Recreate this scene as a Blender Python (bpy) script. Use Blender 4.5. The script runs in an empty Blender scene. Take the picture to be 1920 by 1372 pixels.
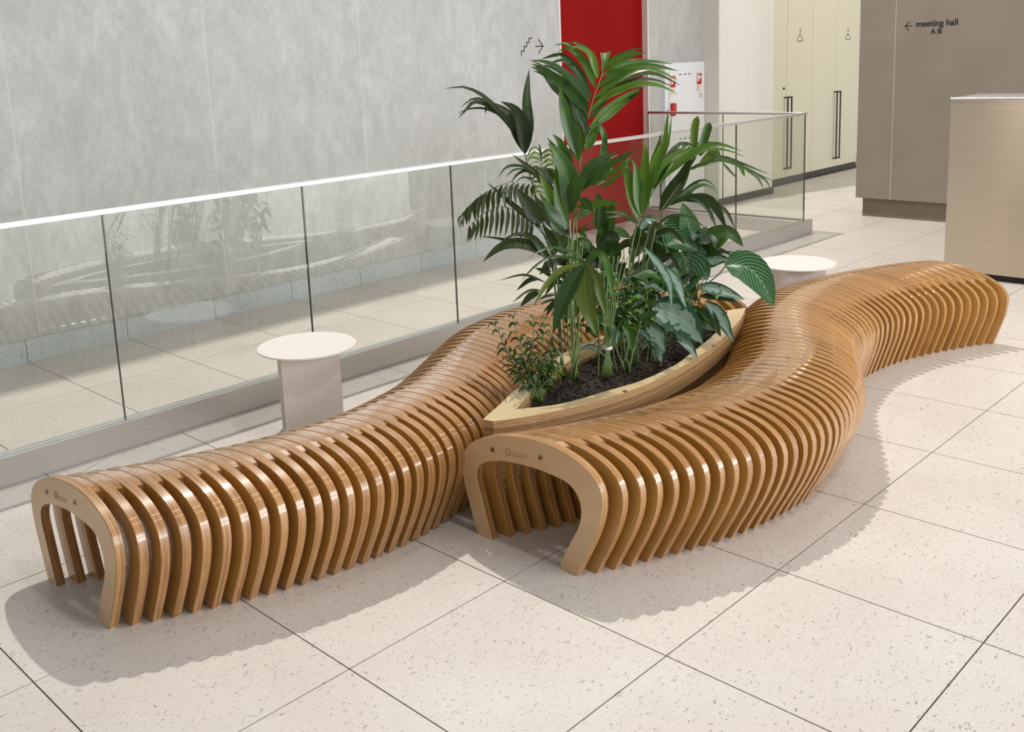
import bpy, bmesh, math, random
from mathutils import Vector, Matrix
random.seed(7)
SC = bpy.context.scene
COL = SC.collection

# ------------------------------------------------------------------ camera
F, PX, PY = 1873.7, 913.73, 471.28
RC = Matrix(((0.70298524, -0.70993687, -0.04244277),
             (-0.16301366, -0.10275402, -0.98125846),
             (0.69227039, 0.69672896, -0.18796397)))      # rows: right, down, forward
CAM = Vector((-1.41124, -2.612394, 1.584552))
cd = bpy.data.cameras.new('camera')
cd.sensor_width = 36.0
cd.lens = F / 1920 * 36
cd.shift_x = (960 - PX) / 1920
cd.shift_y = (PY - 686) / 1920
cd.clip_start = 0.05
co = bpy.data.objects.new('camera', cd)
COL.objects.link(co)
r, d, f = RC[0], RC[1], RC[2]
co.matrix_world = Matrix(((r.x, -d.x, -f.x, CAM.x), (r.y, -d.y, -f.y, CAM.y), (r.z, -d.z, -f.z, CAM.z), (0, 0, 0, 1)))
SC.camera = co

# ------------------------------------------------------------------ world, lights, exposure
w = bpy.data.worlds.new('world'); SC.world = w
w.use_nodes = True
bg = w.node_tree.nodes['Background']
bg.inputs[0].default_value = (1.0, 0.975, 0.94, 1)
bg.inputs[1].default_value = 0.31


def lamp(name, kind, loc, target, energy, color=(1, 1, 1), **kw):
    l = bpy.data.lights.new(name, kind)
    l.energy = energy
    l.color = color
    for k, v in kw.items():
        setattr(l, k, v)
    o = bpy.data.objects.new(name, l)
    COL.objects.link(o)
    o.location = loc
    o.rotation_euler = (Vector(target) - Vector(loc)).to_track_quat('-Z', 'Y').to_euler()
    return o


lamp('atrium_spot_lamp', 'SPOT', (4.7, 3.62, 10.0), (1.8, 0.2, 0), 2750, (1.0, 0.94, 0.87), shadow_soft_size=0.08, spot_size=math.radians(100), spot_blend=0.3)
lamp('unseen_spot_lamp', 'SPOT', (0.6, -3.6, 7.0), (2.6, 0.4, 0), 300, (1.0, 0.95, 0.88), shadow_soft_size=0.2, spot_size=math.radians(80), spot_blend=0.7)
lamp('corridor_fill_light', 'AREA', (9.6, 1.9, 3.3), (9.6, 2.4, 0), 20, (1.0, 0.93, 0.78), shape='RECTANGLE', size=3.0, size_y=0.5)  # unseen area light added to brighten the corridor wardrobes
# ceiling strip lights of the hall
for y in (-0.9, -2.3):
    lamp('ceiling_strip_light', 'AREA', (2.4, y, 4.3), (2.4, y, 0), 16, (1.0, 0.96, 0.9), shape='RECTANGLE', size=4.5, size_y=0.07)
lamp('unseen_spot_lamp', 'SPOT', (-4.6, 2.5, 4.2), (5.5, -0.42, 1.0), 170, (1.0, 0.93, 0.8), shadow_soft_size=0.10, spot_size=math.radians(9), spot_blend=0.6)  # narrow unseen spot added to put a bright streak on the desk
# daylight through an unseen glazed front (right of the camera): four bays, two panes high
for x in (2.4, 5.2, 8.0, 10.8):  # tall panes shaped for the slat highlights, first bay added to brighten the wall
    for z, h in ((1.25, 1.9), (3.65, 2.3)):
        lamp('unseen_window_light', 'AREA', (x, -9.0, z), (x, 0, z), (150 if x < 3 else 132) * h / 2.1, (0.97, 0.985, 1.0), shape='RECTANGLE', size=2.3, size_y=h)
SC.view_settings.view_transform = 'Standard'
SC.view_settings.look = 'None'
SC.view_settings.gamma = 1.0
SC.view_settings.use_curve_mapping = False
SC.view_settings.exposure = 0.0


# ------------------------------------------------------------------ measuring helpers (pixel of the photograph -> point in the room)
def ray(u, v):
    c = Vector(((u - PX) / F, (v - PY) / F, 1.0))
    return RC.transposed() @ c


def at(u, v, depth):
    return CAM + ray(u, v) * depth


def on_y(u, v, Y):
    q = ray(u, v); return CAM + q * ((Y - CAM.y) / q.y)


def on_x(u, v, X):
    q = ray(u, v); return CAM + q * ((X - CAM.x) / q.x)


def on_z(u, v, Z):
    q = ray(u, v); return CAM + q * ((Z - CAM.z) / q.z)


def proj(p):
    c = RC @ (Vector(p) - CAM)
    return (PX + F * c.x / c.z, PY + F * c.y / c.z, c.z)


# ------------------------------------------------------------------ object helpers
def link(name, me, mat=None, parent=None, loc=None):
    o = bpy.data.objects.new(name, me)
    COL.objects.link(o)
    if mat is not None and me is not None and len(me.materials) == 0:
        me.materials.append(mat)
    if parent is not None:
        o.parent = parent
    if loc is not None:
        o.location = loc
    return o


def thing(name, label, cat, loc=(0, 0, 0), group=None):
    o = link(name, None, loc=loc)
    o.empty_display_size = 0.1
    return tag(o, label, cat, group)


def tag(o, label, cat, group=None):
    o['label'] = label
    o['category'] = cat
    if group:
        o['group'] = group
    return o


def struct(o, label=None):
    o['kind'] = 'structure'
    if label:
        o['label'] = label
    return o


def pydata(name, verts, faces, smooth=False):
    me = bpy.data.meshes.new(name)
    me.from_pydata([tuple(v) for v in verts], [], faces)
    if smooth:
        me.polygons.foreach_set('use_smooth', [True] * len(me.polygons))
    me.update()
    return me


def box_mesh(name, x0, x1, y0, y1, z0, z1, bevel=0.0, seg=1):
    bm = bmesh.new()
    bmesh.ops.create_cube(bm, size=1)
    for v in bm.verts:
        v.co = Vector(((x0 + x1) / 2 + v.co.x * (x1 - x0), (y0 + y1) / 2 + v.co.y * (y1 - y0), (z0 + z1) / 2 + v.co.z * (z1 - z0)))
    if bevel > 0:
        bmesh.ops.bevel(bm, geom=bm.edges[:], offset=bevel, segments=seg, affect='EDGES', profile=0.5)
    me = bpy.data.meshes.new(name)
    bm.to_mesh(me); bm.free()
    return me


def box(name, x0, x1, y0, y1, z0, z1, mat, parent=None, bevel=0.0, seg=1):
    return link(name, box_mesh(name, x0, x1, y0, y1, z0, z1, bevel, seg), mat, parent)


def tube_data(pts, rad, n=6, taper=None):
    """verts, faces of a tube through pts"""
    pts = [Vector(p) for p in pts]
    V, Fc = [], []
    m = len(pts)
    ref = Vector((0.31, 0.77, 0.55))
    for i, p in enumerate(pts):
        t = (pts[min(i + 1, m - 1)] - pts[max(i - 1, 0)]).normalized()
        a = t.cross(ref).normalized(); b = t.cross(a)
        rr = rad if taper is None else rad + (taper - rad) * i / (m - 1)
        for k in range(n):
            an = 2 * math.pi * k / n
            V.append(p + a * (rr * math.cos(an)) + b * (rr * math.sin(an)))
    for i in range(m - 1):
        for k in range(n):
            Fc.append((i * n + k, i * n + (k + 1) % n, (i + 1) * n + (k + 1) % n, (i + 1) * n + k))
    Fc.append(tuple(range(n - 1, -1, -1)))
    Fc.append(tuple((m - 1) * n + k for k in range(n)))
    return V, Fc


def catmull(pts, n):
    pts = [Vector(p) for p in pts]
    if len(pts) == 2:
        return [pts[0].lerp(pts[1], i / (n - 1)) for i in range(n)]
    P = [pts[0] * 2 - pts[1]] + pts + [pts[-1] * 2 - pts[-2]]
    dense = []
    for i in range(1, len(P) - 2):
        p0, p1, p2, p3 = P[i - 1], P[i], P[i + 1], P[i + 2]
        for k in range(12):
            t = k / 12
            dense.append(0.5 * ((2 * p1) + (p2 - p0) * t + (2 * p0 - 5 * p1 + 4 * p2 - p3) * t * t + (3 * p1 - p0 - 3 * p2 + p3) * t ** 3))
    dense.append(pts[-1])
    L = [0]
    for a, b in zip(dense, dense[1:]):
        L.append(L[-1] + (b - a).length)
    out = []
    j = 0
    for i in range(n):
        s = L[-1] * i / (n - 1)
        while j < len(L) - 2 and L[j + 1] < s:
            j += 1
        seg = L[j + 1] - L[j]
        out.append(dense[j].lerp(dense[j + 1], 0 if seg == 0 else min(1, (s - L[j]) / seg)))
    return out


# ------------------------------------------------------------------ materials
def new_mat(name):
    m = bpy.data.materials.new(name)
    m.use_nodes = True
    nt = m.node_tree
    b = nt.nodes['Principled BSDF']
    return m, nt, b


def N(nt, typ, **kw):
    n = nt.nodes.new(typ)
    for k, v in kw.items():
        if k.startswith('i_'):
            key = k[2:]
            n.inputs[int(key) if key.isdigit() else key.replace('_', ' ')].default_value = v
        else:
            setattr(n, k, v)
    return n


def L(nt, a, b):
    nt.links.new(a, b)


def ramp(nt, stops, interp='LINEAR'):
    n = nt.nodes.new('ShaderNodeValToRGB')
    cr = n.color_ramp
    cr.interpolation = interp
    cr.elements[0].position, cr.elements[0].color = stops[0][0], (*stops[0][1], 1)
    cr.elements[1].position, cr.elements[1].color = stops[1][0], (*stops[1][1], 1)
    for p, c in stops[2:]:
        e = cr.elements.new(p); e.color = (*c, 1)
    return n


def mixc(nt, fac, a, b, blend='MIX'):
    n = nt.nodes.new('ShaderNodeMix')
    n.data_type = 'RGBA'; n.blend_type = blend
    for sock, val in ((n.inputs[0], fac), (n.inputs[6], a), (n.inputs[7], b)):
        if isinstance(val, (int, float)):
            sock.default_value = val
        elif isinstance(val, tuple):
            sock.default_value = (*val, 1)
        else:
            nt.links.new(val, sock)
    return n.outputs[2]


def math_n(nt, op, a, b=None, clamp=False):
    n = nt.nodes.new('ShaderNodeMath'); n.operation = op; n.use_clamp = clamp
    for i, v in enumerate((a, b)):
        if v is None:
            continue
        if isinstance(v, (int, float)):
            n.inputs[i].default_value = v
        else:
            nt.links.new(v, n.inputs[i])
    return n.outputs[0]


def plain(name, col, rough=0.5, metal=0.0, coat=0.0, noise=0.0, scale=30.0, spec=0.5):
    m, nt, b = new_mat(name)
    b.inputs['Roughness'].default_value = rough
    b.inputs['Metallic'].default_value = metal
    b.inputs['Coat Weight'].default_value = coat
    b.inputs['Specular IOR Level'].default_value = spec
    if noise > 0:
        g = N(nt, 'ShaderNodeNewGeometry')
        nz = N(nt, 'ShaderNodeTexNoise', i_Scale=scale, i_Detail=4.0)
        L(nt, g.outputs['Position'], nz.inputs['Vector'])
        c0 = tuple(c * (1 - noise) for c in col); c1 = tuple(min(1, c * (1 + noise)) for c in col)
        rp = ramp(nt, [(0.3, c0), (0.7, c1)])
        L(nt, nz.outputs[0], rp.inputs[0]); L(nt, rp.outputs[0], b.inputs['Base Color'])
    else:
        b.inputs['Base Color'].default_value = (*col, 1)
    return m


def terrazzo(name, base, base2, chip, chip2, rough, density=0.42, scale=62.0):
    m, nt, b = new_mat(name)
    g = N(nt, 'ShaderNodeNewGeometry')
    nz = N(nt, 'ShaderNodeTexNoise', i_Scale=38.0, i_Detail=1.0)
    L(nt, g.outputs['Position'], nz.inputs['Vector'])
    sub = N(nt, 'ShaderNodeVectorMath', operation='SUBTRACT'); sub.inputs[1].default_value = (0.5, 0.5, 0.5)
    L(nt, nz.outputs[1], sub.inputs[0])
    sc = N(nt, 'ShaderNodeVectorMath', operation='SCALE'); sc.inputs[3].default_value = 0.03
    L(nt, sub.outputs[0], sc.inputs[0])
    ad = N(nt, 'ShaderNodeVectorMath', operation='ADD')
    L(nt, g.outputs['Position'], ad.inputs[0]); L(nt, sc.outputs[0], ad.inputs[1])
    col = None
    b0 = N(nt, 'ShaderNodeTexNoise', i_Scale=2.2, i_Detail=4.0)
    L(nt, g.outputs['Position'], b0.inputs['Vector'])
    rp = ramp(nt, [(0.35, base), (0.65, base2)])
    L(nt, b0.outputs[0], rp.inputs[0])
    # fine pale mottling
    b1 = N(nt, 'ShaderNodeTexNoise', i_Scale=90.0, i_Detail=3.0)
    L(nt, ad.outputs[0], b1.inputs['Vector'])
    f1 = ramp(nt, [(0.45, (0, 0, 0)), (0.75, (1, 1, 1))])
    L(nt, b1.outputs[0], f1.inputs[0])
    col = mixc(nt, math_n(nt, 'MULTIPLY', f1.outputs[0], 0.35), rp.outputs[0], tuple(c * 0.86 for c in base))
    for k, (rot, sx, scl, chc, dens, rad) in enumerate(((0.5, 2.6, scale, chip, density, 0.36), (2.1, 2.2, scale * 0.72, chip2, density * 0.8, 0.32), (1.2, 1.3, scale * 1.7, chip, density * 0.8, 0.33))):
        mp = N(nt, 'ShaderNodeMapping'); mp.inputs['Rotation'].default_value = (0, 0, rot); mp.inputs['Scale'].default_value = (1, sx, 1)
        L(nt, ad.outputs[0], mp.inputs[0])
        vo = N(nt, 'ShaderNodeTexVoronoi', i_Scale=scl)
        L(nt, mp.outputs[0], vo.inputs['Vector'])
        sel = N(nt, 'ShaderNodeSeparateColor'); L(nt, vo.outputs['Color'], sel.inputs[0])
        keep = math_n(nt, 'LESS_THAN', sel.outputs[0], dens)
        near = math_n(nt, 'LESS_THAN', vo.outputs['Distance'], math_n(nt, 'MULTIPLY', sel.outputs[1], rad))
        fac = math_n(nt, 'MULTIPLY', math_n(nt, 'MULTIPLY', keep, near), math_n(nt, 'ADD', math_n(nt, 'MULTIPLY', sel.outputs[2], 0.6), 0.3))
        col = mixc(nt, fac, col, chc)
    L(nt, col, b.inputs['Base Color'])
    b.inputs['Roughness'].default_value = rough
    return m


def concrete(name, c0, c1, c2, rough=0.55):
    m, nt, b = new_mat(name)
    g = N(nt, 'ShaderNodeNewGeometry')
    mp = N(nt, 'ShaderNodeMapping'); mp.inputs['Scale'].default_value = (1, 1, 0.5)
    L(nt, g.outputs['Position'], mp.inputs[0])
    n1 = N(nt, 'ShaderNodeTexNoise', i_Scale=5.0, i_Detail=8.0, i_Roughness=0.68, i_Distortion=1.0)
    n2 = N(nt, 'ShaderNodeTexNoise', i_Scale=22.0, i_Detail=6.0, i_Roughness=0.65, i_Distortion=1.2)
    n3 = N(nt, 'ShaderNodeTexVoronoi', i_Scale=11.0, feature='DISTANCE_TO_EDGE')
    for n in (n1, n2, n3):
        L(nt, mp.outputs[0], n.inputs['Vector'])
    r1 = ramp(nt, [(0.32, c0), (0.52, c1), (0.72, c2)])
    L(nt, n1.outputs[0], r1.inputs[0])
    r2 = ramp(nt, [(0.33, (0.88, 0.88, 0.88)), (0.67, (1.08, 1.08, 1.08))])
    L(nt, n2.outputs[0], r2.inputs[0])
    col = mixc(nt, 0.75, r1.outputs[0], r2.outputs[0], 'MULTIPLY')
    r3 = ramp(nt, [(0.0, (0.84, 0.84, 0.84)), (0.05, (1, 1, 1))])
    L(nt, n3.outputs[0], r3.inputs[0])
    col = mixc(nt, 0.35, col, r3.outputs[0], 'MULTIPLY')
    L(nt, col, b.inputs['Base Color'])
    b.inputs['Roughness'].default_value = rough
    bp = N(nt, 'ShaderNodeBump', i_Strength=0.12, i_Distance=0.004)
    L(nt, n2.outputs[0], bp.inputs['Height']); L(nt, bp.outputs[0], b.inputs['Normal'])
    return m


def plywood(name, axis, t, plies, face_a, face_b, edge_a, edge_b, rough=0.3, coat=0.5, coat_rough=0.12):
    """veneer on the faces whose normal runs along axis, glued plies on the edges"""
    m, nt, b = new_mat(name)
    tc = N(nt, 'ShaderNodeTexCoord')
    sep = N(nt, 'ShaderNodeSeparateXYZ'); L(nt, tc.outputs['Object'], sep.inputs[0])
    sn = N(nt, 'ShaderNodeSeparateXYZ'); L(nt, tc.outputs['Normal'], sn.inputs[0])
    inf = N(nt, 'ShaderNodeObjectInfo')
    off = N(nt, 'ShaderNodeCombineXYZ'); L(nt, math_n(nt, 'MULTIPLY', inf.outputs['Random'], 37.0), off.inputs[0]); L(nt, inf.outputs['Random'], off.inputs[1])
    ad = N(nt, 'ShaderNodeVectorMath', operation='ADD'); L(nt, tc.outputs['Object'], ad.inputs[0]); L(nt, off.outputs[0], ad.inputs[1])
    ax = {'x': 0, 'z': 2}[axis]
    # plies
    v = math_n(nt, 'MULTIPLY', sep.outputs[ax], plies / t)
    fr = math_n(nt, 'FRACT', math_n(nt, 'ADD', math_n(nt, 'MULTIPLY', v, 0.5), 100.0))
    cell = math_n(nt, 'FLOOR', math_n(nt, 'ADD', v, 50.0))
    wn = N(nt, 'ShaderNodeTexWhiteNoise', noise_dimensions='2D')
    cb = N(nt, 'ShaderNodeCombineXYZ'); L(nt, cell, cb.inputs[0]); L(nt, math_n(nt, 'MULTIPLY', inf.outputs['Random'], 91.0), cb.inputs[1])
    L(nt, cb.outputs[0], wn.inputs['Vector'])
    st = math_n(nt, 'GREATER_THAN', fr, 0.5)
    e1 = mixc(nt, st, edge_a, edge_b)
    e1 = mixc(nt, math_n(nt, 'MULTIPLY', math_n(nt, 'MULTIPLY', wn.outputs[0], wn.outputs[0]), 0.85), e1, tuple(c * 0.6 for c in edge_b))
    # grain streaks along the plies, with a few dark voids
    mp = N(nt, 'ShaderNodeMapping')
    s = [14.0, 14.0, 14.0]; s[ax] = 420.0
    mp.inputs['Scale'].default_value = s
    L(nt, ad.outputs[0], mp.inputs[0])
    gn = N(nt, 'ShaderNodeTexNoise', i_Scale=1.0, i_Detail=3.0)
    L(nt, mp.outputs[0], gn.inputs['Vector'])
    gr = ramp(nt, [(0.27, (0.25, 0.18, 0.13)), (0.37, (0.85, 0.82, 0.8)), (0.7, (1.12, 1.12, 1.12))])
    L(nt, gn.outputs[0], gr.inputs[0])
    edge = mixc(nt, 0.85, e1, gr.outputs[0], 'MULTIPLY')
    # veneer
    fn = N(nt, 'ShaderNodeTexNoise', i_Scale=5.0, i_Detail=5.0, i_Distortion=1.2)
    mp2 = N(nt, 'ShaderNodeMapping')
    s2 = [1.0, 1.0, 1.0]; s2[1] = 0.35 if axis == 'x' else 1.0
    if axis == 'z':
        s2[0] = 0.3
    mp2.inputs['Scale'].default_value = s2
    L(nt, ad.outputs[0], mp2.inputs[0]); L(nt, mp2.outputs[0], fn.inputs['Vector'])
    fr2 = ramp(nt, [(0.3, face_a), (0.7, face_b)])
    L(nt, fn.outputs[0], fr2.inputs[0])
    tone = ramp(nt, [(0.0, (0.78, 0.74, 0.68)), (0.6, (1.0, 1.0, 1.0)), (1.0, (1.14, 1.16, 1.2))])
    L(nt, inf.outputs['Random'], tone.inputs[0])
    face = mixc(nt, 0.9, fr2.outputs[0], tone.outputs[0], 'MULTIPLY')
    isf = math_n(nt, 'GREATER_THAN', math_n(nt, 'ABSOLUTE', sn.outputs[ax]), 0.9)
    col = mixc(nt, isf, edge, face)
    L(nt, col, b.inputs['Base Color'])
    b.inputs['Roughness'].default_value = rough
    b.inputs['Coat Weight'].default_value = coat
    b.inputs['Coat Roughness'].default_value = coat_rough
    b.inputs['Coat IOR'].default_value = 1.65
    bp = N(nt, 'ShaderNodeBump', i_Strength=0.10, i_Distance=0.001)
    L(nt, gn.outputs[0], bp.inputs['Height']); L(nt, bp.outputs[0], b.inputs['Normal'])
    return m


def brushed(name, col, rough, stretch, aniso=0.0):
    m, nt, b = new_mat(name)
    g = N(nt, 'ShaderNodeNewGeometry')
    mp = N(nt, 'ShaderNodeMapping'); mp.inputs['Scale'].default_value = stretch
    L(nt, g.outputs['Position'], mp.inputs[0])
    nz = N(nt, 'ShaderNodeTexNoise', i_Scale=1.0, i_Detail=4.0)
    L(nt, mp.outputs[0], nz.inputs['Vector'])
    rp = ramp(nt, [(0.3, tuple(c * 0.96 for c in col)), (0.7, tuple(min(1, c * 1.03) for c in col))])
    L(nt, nz.outputs[0], rp.inputs[0]); L(nt, rp.outputs[0], b.inputs['Base Color'])
    b.inputs['Metallic'].default_value = 1.0
    b.inputs['Roughness'].default_value = rough
    if aniso:
        tg = N(nt, 'ShaderNodeTangent', direction_type='RADIAL', axis='Z')
        L(nt, tg.outputs[0], b.inputs['Tangent']); b.inputs['Anisotropic'].default_value = aniso; b.inputs['Anisotropic Rotation'].default_value = 0.25
    return m


def glass_mat(name, tint):
    m, nt, b = new_mat(name)
    out = nt.nodes['Material Output']
    tr = N(nt, 'ShaderNodeBsdfTransparent'); tr.inputs[0].default_value = (*tint, 1)
    gl = N(nt, 'ShaderNodeBsdfGlossy'); gl.inputs['Roughness'].default_value = 0.0; gl.inputs[0].default_value = (1, 1, 1, 1)
    fr = N(nt, 'ShaderNodeFresnel', i_IOR=1.55)
    g = N(nt, 'ShaderNodeNewGeometry')
    fac = math_n(nt, 'MULTIPLY', math_n(nt, 'MULTIPLY', fr.outputs[0], math_n(nt, 'SUBTRACT', 1.0, g.outputs['Backfacing'])), 1.5, clamp=True)
    mx = N(nt, 'ShaderNodeMixShader')
    L(nt, fac, mx.inputs[0]); L(nt, tr.outputs[0], mx.inputs[1]); L(nt, gl.outputs[0], mx.inputs[2])
    L(nt, mx.outputs[0], out.inputs[0])
    return m


def leaf_mat(name, dark, light, vein=None, style='plain', rough=0.32, trans=0.22):
    m, nt, b = new_mat(name)
    out = nt.nodes['Material Output']
    uv = N(nt, 'ShaderNodeUVMap'); uv.uv_map = 'UVMap'
    sep = N(nt, 'ShaderNodeSeparateXYZ'); L(nt, uv.outputs[0], sep.inputs[0])
    u = math_n(nt, 'ABSOLUTE', math_n(nt, 'SUBTRACT', sep.outputs[0], 0.5))
    inf = N(nt, 'ShaderNodeObjectInfo')
    base = mixc(nt, inf.outputs['Random'], dark, light)
    mp = N(nt, 'ShaderNodeMapping')
    mp.inputs['Scale'].default_value = (26.0, 0.7, 1)
    L(nt, uv.outputs[0], mp.inputs[0])
    nz = N(nt, 'ShaderNodeTexNoise', i_Scale=1.0, i_Detail=2.0); L(nt, mp.outputs[0], nz.inputs['Vector'])
    gr = ramp(nt, [(0.3, (0.78, 0.80, 0.75)), (0.7, (1.15, 1.12, 1.1))]); L(nt, nz.outputs[0], gr.inputs[0])
    col = mixc(nt, 0.8, base, gr.outputs[0], 'MULTIPLY')
    if style == 'striped':
        ph = math_n(nt, 'SUBTRACT', math_n(nt, 'MULTIPLY', sep.outputs[1], 11.0), math_n(nt, 'MULTIPLY', u, 9.0))
        fr = math_n(nt, 'FRACT', math_n(nt, 'ADD', ph, 40.0))
        band = math_n(nt, 'LESS_THAN', fr, 0.26)
        rib = math_n(nt, 'LESS_THAN', u, 0.02)
        fac = math_n(nt, 'MAXIMUM', math_n(nt, 'MULTIPLY', band, math_n(nt, 'SUBTRACT', 0.85, math_n(nt, 'MULTIPLY', u, 1.0))), math_n(nt, 'MULTIPLY', rib, 0.7))
        col = mixc(nt, fac, col, vein)
    elif style == 'silver':
        mp2 = N(nt, 'ShaderNodeMapping'); mp2.inputs['Scale'].default_value = (5.0, 9.0, 1); mp2.inputs['Rotation'].default_value = (0, 0, 0.5)
        L(nt, uv.outputs[0], mp2.inputs[0])
        n2 = N(nt, 'ShaderNodeTexNoise', i_Scale=1.0, i_Detail=3.0); L(nt, mp2.outputs[0], n2.inputs['Vector'])
        edge = math_n(nt, 'ADD', math_n(nt, 'MULTIPLY', u, 1.3), math_n(nt, 'MULTIPLY', math_n(nt, 'SUBTRACT', n2.outputs[0], 0.5), 1.1))
        fac = math_n(nt, 'LESS_THAN', edge, 0.36)
        col = mixc(nt, math_n(nt, 'MULTIPLY', fac, 0.85), col, vein)
        rib = math_n(nt, 'LESS_THAN', u, 0.02)
        col = mixc(nt, math_n(nt, 'MULTIPLY', rib, 0.6), col, tuple(min(1, c * 1.5) for c in vein))
    else:
        rib = math_n(nt, 'LESS_THAN', u, 0.035)
        col = mixc(nt, math_n(nt, 'MULTIPLY', rib, 0.35), col, tuple(min(1, c * 1.7) for c in light))
    L(nt, col, b.inputs['Base Color'])
    b.inputs['Roughness'].default_value = rough
    tl = N(nt, 'ShaderNodeBsdfTranslucent'); L(nt, mixc(nt, 0.5, col, (0.25, 0.45, 0.05)), tl.inputs[0])
    mx = N(nt, 'ShaderNodeMixShader'); mx.inputs[0].default_value = trans
    L(nt, b.outputs[0], mx.inputs[1]); L(nt, tl.outputs[0], mx.inputs[2]); L(nt, mx.outputs[0], out.inputs[0])
    return m


SLAT_T = 0.0285
M = {}
M['tile'] = terrazzo('terrazzo_floor_tile', (0.675, 0.618, 0.575), (0.725, 0.68, 0.635), (0.33, 0.295, 0.265), (0.43, 0.39, 0.355), 0.42, 0.55, 54.0)
M['grout'] = plain('dark_grout', (0.10, 0.085, 0.075), 0.9)
M['stone'] = terrazzo('blue_grey_terrazzo_skirting', (0.50, 0.55, 0.58), (0.56, 0.60, 0.63), (0.20, 0.22, 0.24), (0.30, 0.32, 0.34), 0.5, 0.6, 70.0)
M['concrete'] = concrete('grey_concrete_cladding', (0.435, 0.436, 0.425), (0.495, 0.497, 0.487), (0.575, 0.577, 0.57))
M['concrete_dark'] = plain('pale_joint_filler', (0.80, 0.79, 0.77), 0.7)
M['red'] = plain('deep_red_paint', (0.26, 0.0012, 0.002), 0.6, spec=0.12)
M['white'] = plain('white_paint', (0.76, 0.73, 0.67), 0.5)
M['white_metal'] = plain('white_lacquered_steel', (0.80, 0.82, 0.84), 0.35)
M['cream'] = plain('cream_door_laminate', (0.67, 0.63, 0.50), 0.4)
M['plinth'] = plain('dark_grey_plinth', (0.055, 0.052, 0.045), 0.5)
M['taupe'] = plain('taupe_grey_wall_board', (0.29, 0.25, 0.205), 0.55, noise=0.06, scale=3.0)
M['taupe_toe'] = plain('taupe_grey_toe_board', (0.20, 0.165, 0.125), 0.5, noise=0.08, scale=4.0)
M['seam'] = plain('pale_joint', (0.55, 0.51, 0.46), 0.6)
M['black'] = plain('black_print', (0.012, 0.011, 0.010), 0.5)
M['black_metal'] = plain('black_steel', (0.02, 0.018, 0.015), 0.35)
M['redprint'] = plain('red_print', (0.55, 0.01, 0.02), 0.45)
M['kerb'] = brushed('satin_aluminium', (0.60, 0.60, 0.59), 0.38, (0.6, 90.0, 90.0))
M['rail'] = brushed('bright_aluminium', (0.90, 0.91, 0.93), 0.38, (2.0, 160.0, 160.0))
M['steel'] = brushed('champagne_steel', (0.66, 0.58, 0.475), 0.24, (40.0, 1.2, 160.0), 0.92)
M['bolt'] = plain('zinc_bolt', (0.45, 0.42, 0.37), 0.3, metal=1.0)
M['glass'] = glass_mat('clear_float_glass', (0.965, 0.978, 0.955))
M['glass_edge'] = plain('dark_glass_edge', (0.05, 0.055, 0.045), 0.3)
M['ply'] = plywood('lacquered_birch_plywood_slat', 'x', SLAT_T, 11, (0.44, 0.215, 0.040), (0.55, 0.292, 0.072), (0.63, 0.355, 0.135), (0.38, 0.165, 0.042), rough=0.36, coat=0.8, coat_rough=0.08)
M['ply_end'] = plywood('pale_lit_birch_end_panel', 'x', SLAT_T, 11, (0.57, 0.37, 0.19), (0.63, 0.425, 0.235), (0.64, 0.385, 0.165), (0.40, 0.19, 0.055), rough=0.42, coat=0.4, coat_rough=0.15)  # paler than the slats: end veneer with frontal light put into its colour
M['ply_flat'] = plywood('lacquered_birch_plywood_rim', 'z', 0.024, 7, (0.56, 0.42, 0.22), (0.64, 0.50, 0.28), (0.60, 0.42, 0.22), (0.30, 0.165, 0.06), rough=0.42, coat=0.25)
M['mark'] = plain('burnt_mark', (0.47, 0.30, 0.13), 0.5)
M['powder'] = plain('blush_white_powder_coat', (0.84, 0.79, 0.76), 0.45)
M['soil'] = plain('black_potting_soil', (0.018, 0.012, 0.008), 0.85, noise=0.6, scale=120.0)
M['stem'] = plain('pale_green_stem', (0.13, 0.21, 0.05), 0.4, noise=0.2, scale=25.0)
M['stem_dark'] = plain('dark_green_stem', (0.06, 0.10, 0.025), 0.4, noise=0.2, scale=25.0)
M['leaf_bright'] = leaf_mat('bright_palm_leaf', (0.030, 0.105, 0.006), (0.095, 0.195, 0.012), rough=0.36)
M['leaf_mid'] = leaf_mat('green_palm_leaf', (0.009, 0.046, 0.006), (0.036, 0.108, 0.011), rough=0.36)
M['leaf_dark'] = leaf_mat('dark_palm_leaf', (0.010, 0.026, 0.005), (0.030, 0.052, 0.010), trans=0.12, rough=0.38)
M['leaf_olive'] = leaf_mat('olive_palm_leaf', (0.075, 0.12, 0.012), (0.13, 0.18, 0.02))
M['leaf_stripe'] = leaf_mat('striped_broad_leaf', (0.012, 0.085, 0.024), (0.022, 0.12, 0.03), vein=(0.30, 0.45, 0.32), style='striped', rough=0.22, trans=0.12)
M['leaf_silver'] = leaf_mat('silver_marbled_leaf', (0.016, 0.075, 0.04), (0.03, 0.10, 0.05), vein=(0.24, 0.34, 0.28), style='silver', rough=0.3, trans=0.1)
M['tag'] = plain('white_plastic_band', (0.8, 0.8, 0.8), 0.4)

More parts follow.
